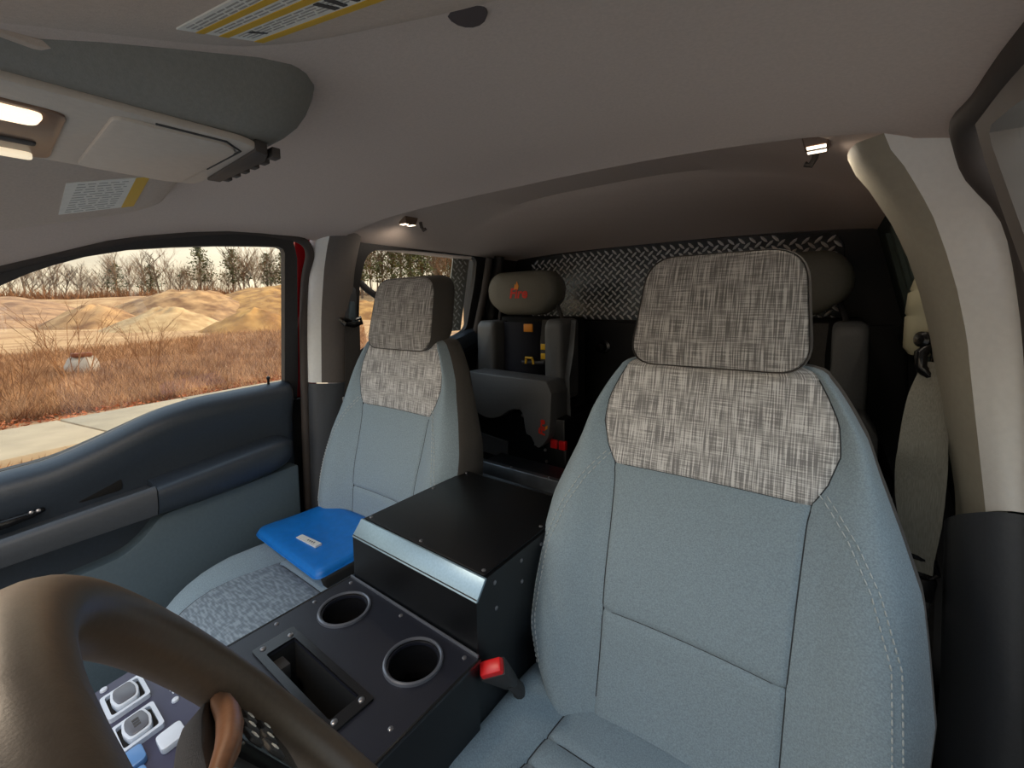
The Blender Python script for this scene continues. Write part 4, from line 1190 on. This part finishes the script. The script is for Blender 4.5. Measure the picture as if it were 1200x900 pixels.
lr = build('lamp_recess', prism(rounded([(-0.106, -0.79), (0.056, -0.79), (0.052, -0.648), (-0.102, -0.642)], 0.012, 3), lambda u, v: (u, v, zo - 0.002), lambda u, v: (u, v, zo - 0.005)), 'lamp_base', oc, bevel=0.001)
build('lamp_lens', prism(rounded([(0.012, -0.78), (0.050, -0.78), (0.046, -0.660), (0.016, -0.662)], 0.008, 3), lambda u, v: (u, v, zo - 0.004), lambda u, v: (u, v, zo - 0.009)), 'map_lens', oc, bevel=0.002)
build('lamp_lens', prism(rounded([(-0.104, -0.78), (-0.082, -0.78), (-0.084, -0.655), (-0.102, -0.653)], 0.006, 3), lambda u, v: (u, v, zo - 0.004), lambda u, v: (u, v, zo - 0.009)), 'lamp_dim', oc, bevel=0.002)
build('lamp_switch', prism(rounded([(-0.055, -0.78), (-0.040, -0.78), (-0.042, -0.656), (-0.053, -0.656)], 0.003, 3), lambda u, v: (u, v, zo - 0.004), lambda u, v: (u, v, zo - 0.007)), 'ink', oc, bevel=0.001)
for lx, ly in ((0.03, -0.72), (-0.093, -0.72)):
    ld = bpy.data.lights.new('map_lamp', 'SPOT')
    ld.spot_size = R(165)
    ld.spot_blend = 0.6
    ld.energy = 1.2
    ld.color = (1, 0.82, 0.62)
    ld.shadow_soft_size = 0.02
    lo_ = bpy.data.objects.new('map_lamp', ld)
    COL.objects.link(lo_)
    lo_.parent = oc
    lo_.location = Vector((lx, ly, zo - 0.03)) - oc.location

# sun visors (plane slopes down to the windscreen and to the side)
def vz(u, v):
    return 1.290 - 0.2 * (abs(u) - 0.2) + 0.3 * (v + 0.55)
def visor(s, outline, label_rect, txt):
    t = empty('sun_visor', (s * 0.3, -0.6, 1.27))
    tag(t, txt, 'sun visor')
    ol = rounded(outline, [0.04] * len(outline), 5)
    c = (sum(p[0] for p in ol) / len(ol), sum(p[1] for p in ol) / len(ol))
    rows = []
    for k, h in ((0.0, 0.0), (0.8, 0.0), (0.94, 0.001), (0.98, 0.003), (1.0, 0.007), (1.0, 0.012), (0.98, 0.016), (0.9, 0.018), (0.0, 0.018)):
        rows.append([(c[0] + (u - c[0]) * k, c[1] + (v - c[1]) * k, vz(c[0] + (u - c[0]) * k, c[1] + (v - c[1]) * k) + h) for u, v in ol])
    build('pad', grid(rows, closed_u=True), 'visor', t, angle=50)
    return t
def on_visor(poly, h0=0.0002, h1=0.0012):
    return prism(poly, lambda u, v: (u, v, vz(u, v) + h0), lambda u, v: (u, v, vz(u, v) - h1))
v1 = visor(1, [(0.085, -0.80), (0.085, -0.66), (0.118, -0.575), (0.20, -0.525), (0.36, -0.500), (0.54, -0.510), (0.55, -0.80)], None, 'driver sun visor with a white and yellow warning label at the top')
lb = build('warning_label', on_visor([(0.191, -0.614), (0.372, -0.614), (0.372, -0.559), (0.191, -0.559)]), 'white_print', v1, smooth=False)
for y0, y1 in ((-0.5655, -0.559), (-0.589, -0.583), (-0.603, -0.598)):
    build('yellow_bar', on_visor([(0.191, y0), (0.372, y0), (0.372, y1), (0.191, y1)], -0.001, 0.0016), 'yellow_print', lb, smooth=False)
tl = []
for ya in (-0.6115, -0.6085, -0.6055, -0.5955, -0.5925, -0.5805, -0.5775, -0.5745, -0.5715):
    x = 0.20
    while x < 0.36:
        w_ = random.uniform(0.008, 0.022)
        tl.append(on_visor([(x, ya), (min(0.368, x + w_), ya), (min(0.368, x + w_), ya + 0.0011), (x, ya + 0.0011)], -0.001, 0.0015))
        x += w_ + 0.003
build('print', join(*tl), 'pale_ink', lb, smooth=False)
build('check_mark', on_visor([(0.214, -0.580), (0.219, -0.580), (0.222, -0.570), (0.220, -0.570)], -0.001, 0.0018), 'ink', lb, smooth=False)
for pg_ in ([(0.300, -0.5815), (0.305, -0.5815), (0.305, -0.568), (0.300, -0.568)], [(0.311, -0.5815), (0.316, -0.5815), (0.313, -0.568), (0.309, -0.568)], [(0.322, -0.5815), (0.325, -0.5815), (0.325, -0.568), (0.322, -0.568)]):
    build('pictogram', on_visor(pg_, -0.001, 0.0018), 'ink', lb, smooth=False)
build('hinge_clip', tube([(0.13, -0.70, 1.262), (0.115, -0.672, 1.266), (0.11, -0.65, 1.272)], 0.005, 8), 'visor', v1)
v2 = visor(-1, [(-0.13, -0.80), (-0.14, -0.52), (-0.20, -0.470), (-0.415, -0.468), (-0.445, -0.500), (-0.458, -0.62), (-0.46, -0.80)][::-1], None, 'passenger sun visor with a white label below the overhead console')
lb = build('warning_label', on_visor([(-0.400, -0.600), (-0.276, -0.606), (-0.272, -0.517), (-0.396, -0.511)]), 'white_print', v2, smooth=False)
build('yellow_bar', on_visor([(-0.3965, -0.527), (-0.2727, -0.533), (-0.272, -0.517), (-0.396, -0.511)], -0.001, 0.0016), 'yellow_print', lb, smooth=False)
tl = []
for q in range(12):
    x = -0.392 + q * 0.0098
    y = -0.594
    while y < -0.54:
        w_ = random.uniform(0.006, 0.016)
        tl.append(on_visor([(x, y), (x + 0.002, y), (x + 0.002, min(-0.538, y + w_)), (x, min(-0.538, y + w_))], -0.001, 0.0015))
        y += w_ + 0.003
build('print', join(*tl), 'pale_ink', lb, smooth=False)

# small dark roof plug
pg = build('roof_plug', lathe([(0.017, 0.004), (0.016, -0.002), (0.011, -0.004), (0, -0.0045)], (0.305, -0.458, ceil_z(0.305, -0.458)), (0, 0.1, 1), 16), 'plug')
tag(pg, 'small dark round plug in the headliner near the driver visor', 'plug')

# ================================================================== steering wheel
WC = Vector((0.4056, -0.6287, 0.8492))
PH = R(31.7)
WA = Vector((-1, 0, 0))
WB = Vector((0, -math.sin(PH), math.cos(PH)))
WN = Vector((0, math.cos(PH), math.sin(PH)))
def wp(a, b, n=0.0):
    return tuple(WC + WA * a + WB * b + WN * n)
sw = empty('steering_wheel', tuple(WC))
tag(sw, 'dark leather steering wheel filling the lower left corner', 'steering wheel')
RW = 0.1766
rim = [wp(RW * math.sin(t), RW * math.cos(t)) for t in np.linspace(0, 2 * math.pi, 72, endpoint=False)]
build('rim', tube(rim, [0.0150 + 0.0003 * math.cos(3 * t) for t in np.linspace(0, 2 * math.pi, 72, endpoint=False)], 20, closed=True), 'leather', sw, angle=80)
hub = rounded([(-0.078, -0.062), (0.078, -0.062), (0.084, 0.020), (0.056, 0.090), (-0.056, 0.090), (-0.084, 0.020)], 0.03, 6)
rows = [[wp(u * k, v * k, n) for u, v in hub] for k, n in ((1.0, -0.07), (1.0, -0.018), (0.975, -0.008), (0.93, -0.003), (0.8, 0.001), (0.5, 0.005), (0.0, 0.006))]
build('hub', grid(rows, closed_u=True), 'wheel_spoke', sw, angle=60)
for s in (-1, 1):
    def sd(pl):
        return [(s * u, v) for u, v in pl][::s]
    spo = build('spoke', prism(rounded(sd([(0.06, -0.035), (0.150, -0.055), (0.168, -0.03), (0.168, 0.004), (0.135, 0.026), (0.095, 0.048), (0.06, 0.062)]), 0.01, 4), lambda u, v: wp(u, v, -0.024), lambda u, v: wp(u, v, -0.009)), 'black_plastic', sw, bevel=0.004)
    build('spoke_trim', tube([wp(s * 0.164, 0.000, -0.006), wp(s * 0.145, 0.011, -0.003), wp(s * 0.120, 0.024, -0.001), wp(s * 0.095, 0.040, 0.0), wp(s * 0.072, 0.055, -0.001), wp(s * 0.055, 0.066, -0.006)], [0.004, 0.0055, 0.006, 0.006, 0.0055, 0.004], 10), 'wheel_trim', spo)
    build('button_pad', prism(rounded(sd([(0.104, 0.022), (0.128, 0.008), (0.162, -0.014), (0.160, -0.042), (0.135, -0.048), (0.104, -0.036)]), 0.008, 4), lambda u, v: wp(u, v, -0.012), lambda u, v: wp(u, v, -0.003)), 'satin_black', spo, bevel=0.003)
    for a, b, w_, h_ in ((0.115, 0.004, 0.006, 0.006), (0.131, -0.005, 0.005, 0.006), (0.147, -0.015, 0.005, 0.005), (0.115, -0.015, 0.006, 0.007), (0.131, -0.023, 0.005, 0.006), (0.147, -0.032, 0.005, 0.005)):
        bt_ = build('button', prism(rounded([(s * a - w_, b - h_), (s * a + w_, b - h_), (s * a + w_, b + h_), (s * a - w_, b + h_)], 0.002, 2), lambda u, v: wp(u, v, -0.005), lambda u, v: wp(u, v, -0.0012)), 'black_plastic', spo, bevel=0.001)
        build('button_icon', prism([(s * a - 0.0016, b - 0.0024), (s * a + 0.0016, b - 0.0016), (s * a + 0.001, b + 0.0024), (s * a - 0.0016, b + 0.001)], lambda u, v: wp(u, v, -0.0014), lambda u, v: wp(u, v, -0.0006)), 'white_print', spo, smooth=False)
low = rounded([(-0.045, -0.05), (0.045, -0.05), (0.032, -0.168), (-0.032, -0.168)], 0.008, 3)
build('lower_spoke', prism(low, lambda u, v: wp(u, v, -0.030), lambda u, v: wp(u, v, -0.012)), 'wheel_spoke', sw, bevel=0.005)
build('column', tube([wp(0, 0, -0.05), wp(0, 0, -0.16), wp(0, 0, -0.30)], [0.055, 0.06, 0.065], 20), 'black_plastic', sw)

# ================================================================== outside: dirt lot, mounds, trees
GZ = -0.60
M['sand'] = mat('sand', srgb(172, 126, 82), 0.95, var=1.0, vscale=0.5, col2=srgb(212, 168, 118), bump=0.4, bscale=6)
M['mound'] = mat('mound', srgb(128, 88, 56), 0.95, var=1.0, vscale=0.6, col2=srgb(208, 160, 108), bump=0.6, bscale=5)
M['gold_mound'] = mat('gold_mound', srgb(142, 94, 46), 0.95, var=1.0, vscale=0.7, col2=srgb(206, 152, 84), bump=0.6, bscale=4)
M['dry_grass'] = mat('dry_grass', srgb(116, 76, 52), 0.95, var=1.0, vscale=1.6, col2=srgb(206, 158, 114))
M['dry_soil'] = mat('dry_soil', srgb(140, 102, 74), 0.95, var=1.0, vscale=0.7, col2=srgb(196, 150, 106), bump=0.5, bscale=9)
M['leaf'] = mat('leaf', srgb(128, 62, 34), 0.9, var=1.0, vscale=3.0, col2=srgb(186, 110, 66))
M['concrete'] = mat('concrete', srgb(180, 160, 132), 0.9, var=0.10, vscale=2.5, bump=0.3, bscale=60)
M['bark'] = mat('bark', srgb(112, 94, 76), 0.95, var=0.25, vscale=2.0)
M['bark_pale'] = mat('bark_pale', srgb(150, 132, 110), 0.95, var=0.2, vscale=2.0)
M['twig'] = mat('twig', srgb(136, 96, 66), 0.95, var=0.2, vscale=3.0)
M['pine'] = mat('pine', srgb(92, 92, 52), 0.9, var=0.35, vscale=1.5)
M['shrub'] = mat('shrub', srgb(142, 98, 64), 0.95, var=0.3, vscale=2.0)
M['chalk'] = mat('chalk', srgb(186, 174, 160), 0.9, var=0.2, vscale=3)
M['rust'] = mat('rust', srgb(120, 66, 42), 0.9, var=0.2, vscale=6)

def vnoise(x, y, s=1.0):
    return (math.sin(x * 0.9 * s + 1.3) * math.cos(y * 1.1 * s - 0.7) + 0.5 * math.sin(x * 2.3 * s + y * 1.7 * s) + 0.3 * math.cos(x * 4.1 * s - y * 3.3 * s + 2)) / 1.8

def crest(az):
    return ip(az, [20, 42, 50, 58, 66, 72, 78, 84, 90, 120], [2.2, 2.4, 2.6, 2.8, 3.0, 2.9, 2.6, 2.3, 2.2, 2.0])

def ground_h(x, y):
    d = math.hypot(x, y)
    az = math.degrees(math.atan2(-x, y))
    h = GZ + 0.05 * vnoise(x, y, 0.5) * sstep(8, 14, d)
    if 10 < az < 140:
        k = sstep(10, 24, az) * sstep(140, 120, az)
        h += k * (crest(az) + 0.35 * vnoise(x, y, 0.23) - GZ) * (sstep(58, 82, d) * (1 - 0.35 * sstep(86, 110, d)))
        h += k * 0.25 * sstep(30, 55, d)
    return h

azs = sorted(set(list(np.linspace(30, 125, 150)) + list(np.linspace(125, 390, 50))))
rads = [0.0] + list(np.geomspace(1.2, 420, 95))
P = []
for r in rads:
    row = []
    for a in azs[:-1]:
        x, y = -r * math.sin(R(a)), r * math.cos(R(a))
        row.append((x, y, ground_h(x, y)))
    P.append(row)
# two grounds meet at the edge of the weeds: soil near, sand beyond
gi = [i for i, r in enumerate(rads) if r < 27][-1]
v, f = grid(P[:gi + 1], closed_u=True)
g1 = build('ground', (v, f), 'dry_soil', angle=180)
tag(g1, 'brown weedy soil between the sidewalk and the dirt lot', 'ground', kind='structure')
v, f = grid(P[gi:], closed_u=True)
g2 = build('dirt_lot', (v, f), 'sand', angle=180)
tag(g2, 'pale sandy dirt lot rising to a long berm', 'ground', kind='structure')

M['asphalt'] = mat('asphalt', srgb(150, 148, 144), 0.9, var=0.08, vscale=3, bump=0.2, bscale=80)
rd_ = build('road', box(-4.4, 9.0, -40, 40, GZ - 0.2, GZ + 0.06), 'asphalt', smooth=False)
tag(rd_, 'grey road surface the truck is parked on', 'road', kind='structure')

# sidewalk of separate slabs
wk = empty('sidewalk', (-7.7, 1.0, GZ))
tag(wk, 'pale concrete sidewalk of square slabs along the weedy lot', 'sidewalk', kind='structure')
wd_ = Vector((-0.2, 1.0, 0)).normalized()
wn_ = Vector((-wd_.y, wd_.x, 0))
slab_me = None
for k in range(-5, 10):
    c = Vector((-7.66, 0.42, GZ + 0.03)) + wd_ * (k * 1.62 + 0.81)
    if slab_me is None:
        q = [(-0.795, -0.88), (0.795, -0.88), (0.795, 0.88), (-0.795, 0.88)]
        so = build('slab', prism(q, lambda u, v: tuple(wd_ * u + wn_ * v + Vector((0, 0, -0.06))), lambda u, v: tuple(wd_ * u + wn_ * v + Vector((0, 0, 0.05)))), 'concrete', wk, bevel=0.015, local=True)
        slab_me = so.data
    else:
        so = bpy.data.objects.new('slab', slab_me)
        COL.objects.link(so)
        so.parent = wk
    so.location = c - wk.location
build('bed', prism([(-8.3, -0.85), (16.6, -0.85), (16.6, 0.85), (-8.3, 0.85)], lambda u, v: tuple(Vector((-7.66, 0.42, GZ - 0.04)) + wd_ * u + wn_ * v), lambda u, v: tuple(Vector((-7.66, 0.42, GZ + 0.045)) + wd_ * u + wn_ * v)), 'dry_soil', wk, smooth=False)

# dirt mounds
M['pale_mound'] = mat('pale_mound', srgb(178, 138, 94), 0.95, var=1.0, vscale=1.2, col2=srgb(216, 178, 128), bump=0.6, bscale=5)
def mound(cx, cy, rx, ry, h, m, label, p=1.15):
    rows = []
    for k in np.linspace(0, 1, 15):
        row = []
        for a in np.linspace(0, 2 * math.pi, 40, endpoint=False):
            x, y = cx + rx * k * math.cos(a), cy + ry * k * math.sin(a)
            hh = h * (1 - k ** p) * (1 - 0.14 * math.exp(-(k / 0.12) ** 2))
            hh += 0.15 * h * (vnoise(x * 2.1, y * 2.1, 6.0 / rx) + 0.8 * math.sin(a * 7 + 3 * k)* k) * (1 - k) 
            row.append((x, y, ground_h(x, y) - 0.15 * k + hh))
        rows.append(row)
    o = build('dirt_mound', grid(rows, closed_u=True), m, angle=180)
    return tag(o, label, 'dirt mound')
mound(-41.5, 10.4, 4.6, 4.6, 1.95, 'pale_mound', 'pale conical dirt mound in the middle of the lot', 1.0)
mound(-33.6, 13.6, 3.9, 3.9, 1.75, 'gold_mound', 'darker orange dirt mound beside the window frame')
mound(-62, 18, 10, 9, 3.1, 'mound', 'tall pale dirt mound standing behind the others', 1.5)
mound(-50, 7.6, 5.0, 4.0, 2.0, 'mound', 'low furrowed dirt mound left of the conical one', 1.4)
mound(-60, 29, 13, 12, 2.7, 'gold_mound', 'broad golden dirt mound at the right of the lot', 2.2)
mound(-46, 33, 9, 9, 2.2, 'gold_mound', 'golden dirt mound seen through the rear window', 1.8)
mound(-66, 3, 14, 7, 1.5, 'dry_soil', 'long low brown berm at the left below the bare trees', 2.2)

# dry grass (nobody could count it)
def blades(n, sampler, hmin, hmax, wscale, lean_=0.5):
    V = np.zeros((n * 3, 3))
    k = 0
    while k < n:
        x, y = sampler()
        z = ground_h(x, y)
        d = math.hypot(x, y)
        h = random.uniform(hmin, hmax) * (0.6 + 0.4 * random.random())
        w = wscale * (0.5 + d / 20)
        a = random.uniform(0, 2 * math.pi)
        lx, ly = random.gauss(0, lean_) * h, random.gauss(0, lean_) * h
        V[3 * k] = (x - w * math.cos(a), y - w * math.sin(a), z)
        V[3 * k + 1] = (x + w * math.cos(a), y + w * math.sin(a), z)
        V[3 * k + 2] = (x + lx, y + ly, z + h)
        k += 1
    return V
def blade_obj(name, V, m):
    n = len(V) // 3
    me = bpy.data.meshes.new(name)
    me.vertices.add(3 * n)
    me.vertices.foreach_set('co', V.ravel())
    me.loops.add(3 * n)
    me.loops.foreach_set('vertex_index', np.arange(3 * n, dtype=np.int32))
    me.polygons.add(n)
    me.polygons.foreach_set('loop_start', np.arange(0, 3 * n, 3, dtype=np.int32))
    me.update(calc_edges=True)
    return mesh_obj(name, me, m)
def in_field():
    while True:
        a = random.uniform(56, 97)
        d = 9.2 + (ip(a, [60, 68, 80, 97], [40, 35, 26, 22]) - 9.2) * random.random() ** 1.3
        x, y = -d * math.sin(R(a)), d * math.cos(R(a))
        if x < -8.75 - 0.2 * y:
            return x, y
def near_verge():
    while True:
        x, y = random.uniform(-6.8, -4.5), random.uniform(-2, 4)
        if x > -6.70 - 0.2 * y:
            return x, y
o = blade_obj('dry_grass', blades(52000, in_field, 0.10, 0.42, 0.007), 'dry_grass')
tag(o, 'tangled dry brown grass and weeds covering the field', 'grass', kind='stuff')
o = blade_obj('verge_grass', blades(2500, near_verge, 0.03, 0.12, 0.008), 'dry_grass')
tag(o, 'short dry verge grass on the near side of the sidewalk', 'grass', kind='stuff')
def leaf_spot():
    while True:
        y = random.uniform(-2.5, 9)
        x = -8.55 - 0.2 * y - abs(random.gauss(0, 0.7))
        return x, y
n = 4200
V = np.zeros((n * 3, 3))
for k in range(n):
    x, y = leaf_spot()
    z = ground_h(x, y) + random.uniform(0.01, 0.09)
    s = random.uniform(0.02, 0.06)
    for j in range(3):
        V[3 * k + j] = (x + random.uniform(-s, s), y + random.uniform(-s, s), z + random.uniform(-s, s) * 0.6)
o = blade_obj('fallen_leaves', V, 'leaf')
tag(o, 'fallen russet leaves along the far edge of the sidewalk', 'leaves', kind='stuff')

# branching plants
def branches(h, levels, nb, spread, r0, seed, upw=0.5, droop=0.0, first=0.3):
    rs = random.Random(seed)
    segs = []
    def grow(p, d, ln, r, lv):
        steps = 3 if lv == 0 else 2
        pts = [p]
        dd = d.copy()
        for s in range(steps):
            dd = (dd + Vector((rs.gauss(0, 0.10), rs.gauss(0, 0.10), rs.gauss(0, 0.06) + upw * 0.12 - droop * 0.1))).normalized()
            pts.append(pts[-1] + dd * (ln / steps))
        rad = [r * (1 - 0.75 * k / steps) for k in range(steps + 1)]
        segs.append(tube(pts, rad, 3, cap=False))
        if lv < levels:
            m_ = nb[lv]
            for q in range(m_):
                t = first + (1 - first) * (q + rs.random()) / m_ if lv == 0 else 0.2 + 0.8 * (q + rs.random()) / m_
                k = min(steps - 1, int(t * steps))
                pp = pts[k].lerp(pts[k + 1], t * steps - k)
                a = rs.uniform(0, 2 * math.pi)
                side = Vector((math.cos(a), math.sin(a), 0))
                nd = (dd * (1 - spread) + side * spread + Vector((0, 0, upw * 0.5))).normalized()
                grow(pp, nd, ln * rs.uniform(0.38, 0.58) * (1.15 - 0.5 * t), r * 0.5, lv + 1)
    grow(Vector((0, 0, -0.1)), Vector((0, 0, 1)), h, r0, 0)
    return join(*segs)

def pine_crown(h, seed, base=0.25, wide=0.22):
    rs = random.Random(seed)
    V, Fc = [], []
    z = h * base
    while z < h:
        t = (z - h * base) / (h * (1 - base))
        ln = h * wide * (1 - t) ** 0.5 * rs.uniform(0.6, 1.15) + 0.15
        for q in range(7):
            a = rs.uniform(0, 2 * math.pi)
            for s in range(7):
                u = (s + rs.random()) / 7
                c = Vector((math.cos(a) * ln * u, math.sin(a) * ln * u, z + 0.12 * ln * u + rs.uniform(-0.1, 0.1)))
                sz = h * 0.028 * rs.uniform(0.6, 1.4)
                o_ = len(V)
                for j in range(3):
                    V.append(c + Vector((rs.uniform(-sz, sz), rs.uniform(-sz, sz), rs.uniform(-sz, sz) * 0.8)))
                Fc.append((o_, o_ + 1, o_ + 2))
        z += h * 0.028
    return V, Fc

def plant(name, parts):
    t = empty(name)
    for nm, vf, m in parts:
        build(nm, vf, m, t, local=True, smooth=False)
    return t

trees = []
for q in range(4):
    trees.append(plant('bare_tree', [('trunk_and_boughs', branches(8.0, 2, (11, 7), 0.55 + 0.08 * (q % 2), 0.17, 20 + q, upw=0.7), 'bark' if q % 2 else 'bark_pale'), ('twigs', branches(8.2, 3, (13, 7, 5), 0.55, 0.055, 60 + q, upw=0.6), 'twig')]))
pines = [plant('pine_tree', [('trunk', tube([(0, 0, -0.2), (0.05, 0, 4), (0, 0.05, 8.5)], [0.16, 0.11, 0.03], 5), 'bark'), ('foliage', pine_crown(9.0, 90 + q, 0.34 - 0.1 * q, 0.30 + 0.06 * q), 'pine')]) for q in range(2)]
used = set()
def put(proto, az, d, s, label, group, key):
    o = proto if key not in used else copy_tree(proto)
    used.add(key)
    x, y = -d * math.sin(R(az)), d * math.cos(R(az))
    o.location = (x, y, ground_h(x, y) - 0.1)
    o.rotation_euler = (0, 0, random.uniform(0, 6.28))
    o.scale = (s, s, s * random.uniform(0.9, 1.1))
    tag(o, label, 'tree', group)
    return o
rt_ = random.Random(5)
for k, az in enumerate(np.arange(59.5, 95, 0.5)):
    d = rt_.uniform(92, 112)
    if az > 77:
        s = rt_.uniform(0.55, 0.88)
    elif az > 70:
        s = rt_.uniform(0.55, 0.85) if k % 3 else rt_.uniform(0.85, 1.0)
    else:
        s = rt_.uniform(0.7, 1.12)
    put(trees[k % 4], az + rt_.uniform(-0.3, 0.3), d, s * 0.94, 'bare winter tree in the row behind the dirt lot', 'bare trees behind the lot', 'b%d' % (k % 4))
for az, s, lb_ in ((69.6, 0.98, 'tall dark pine standing above the row left of the window frame'), (72.6, 1.05, 'broad pine tree rising over the middle of the tree row'), (66.2, 0.95, 'pine tree nearest the passenger window frame'), (64.6, 1.0, 'pine tree at the right end of the row by the frame'), (76.8, 0.72, 'short round pine left of the middle of the row'), (79.5, 0.66, 'small pine among bare trees at the left')):
    put(pines[0 if s > 0.9 else 1], az, 96, s, lb_, None, 'p%d' % (0 if s > 0.9 else 1))
for k, az in enumerate(np.arange(37, 59.5, 0.75)):
    if k % 5 in (0, 2):
        put(pines[k % 2], az, rt_.uniform(74, 88), rt_.uniform(0.95, 1.35), 'evergreen tree seen through the rear side window', 'evergreens through the rear window', 'p%d' % (k % 2))
    put(trees[k % 4], az + 0.3, rt_.uniform(76, 96), rt_.uniform(1.0, 1.45), 'tall bare tree seen through the rear side window', 'bare trees through the rear window', 'b%d' % (k % 4))

# brush under the trees
def brush_spot():
    a, d = random.uniform(38, 97), random.uniform(88, 104)
    return -d * math.sin(R(a)), d * math.cos(R(a))
o = blade_obj('undergrowth', blades(16000, brush_spot, 0.8, 2.8, 0.014, 0.35), 'shrub')
tag(o, 'grey brown undergrowth along the foot of the trees', 'undergrowth', kind='stuff')

# shrubs in the weeds
bush = [plant('bare_shrub', [('stems', join(*[(lambda vf, a: ([(p[0] * 0.9 + 0.10 * math.cos(a), p[1] * 0.9 + 0.10 * math.sin(a), p[2]) for p in [Vector(w) + Vector((math.cos(a), math.sin(a), 0)) * (Vector(w).z * 0.45) for w in vf[0]]], vf[1]))(branches(1.5, 2, (5, 4), 0.5, 0.014, 200 + q * 20 + j, upw=0.5), j * 0.9 + q) for j in range(7)]), 'shrub')]) for q in range(2)]
def shrub(q, x, y, s, label, group=None):
    key = 's%d' % q
    o = bush[q] if key not in used else copy_tree(bush[q])
    used.add(key)
    o.location = (x, y, ground_h(x, y) - 0.05)
    o.rotation_euler = (0, 0, random.uniform(0, 6.28))
    o.scale = (s, s, s)
    tag(o, label, 'shrub', group)
shrub(0, -12.4, 0.95, 1.05, 'large bare twiggy shrub in front of the white rubble')
shrub(1, -13.6, 2.55, 0.9, 'bare upright shrub right of the white rubble')
shrub(0, -11.2, 0.0, 0.75, 'bare shrub at the left edge of the passenger window')
for k in range(26):
    a = random.uniform(60, 88)
    d = random.uniform(11, 27)
    shrub(k % 2, -d * math.sin(R(a)) , d * math.cos(R(a)), random.uniform(0.3, 0.55), 'low dry brown weed clump in the field', 'weed clumps in the field')

# pale rubble with a rusty top
wr_ = empty('white_rubble', (-15.3, 1.5, GZ))
tag(wr_, 'pale lump of rubble with rusty brown top in the weeds', 'rubble')
rows = []
for k, z in ((0.0, 0.50), (0.5, 0.48), (0.8, 0.42), (1.0, 0.25), (1.05, 0.0), (0.9, -0.1)):
    rows.append([(-15.3 + 0.22 * k * math.cos(a) * (1 + 0.12 * math.sin(3 * a)), 1.5 + 0.32 * k * math.sin(a) * (1 + 0.1 * math.cos(4 * a)), GZ + z + 0.04 * math.sin(5 * a)) for a in np.linspace(0, 2 * math.pi, 18, endpoint=False)])
build('lump', grid(rows, closed_u=True), 'chalk', wr_, angle=30)
build('rusty_cap', prism(rounded([(-15.45, 1.30), (-15.12, 1.32), (-15.1, 1.70), (-15.45, 1.72)], 0.1, 3), lambda u, v: (u, v, GZ + 0.46), lambda u, v: (u, v, GZ + 0.56)), 'rust', wr_, bevel=0.04)
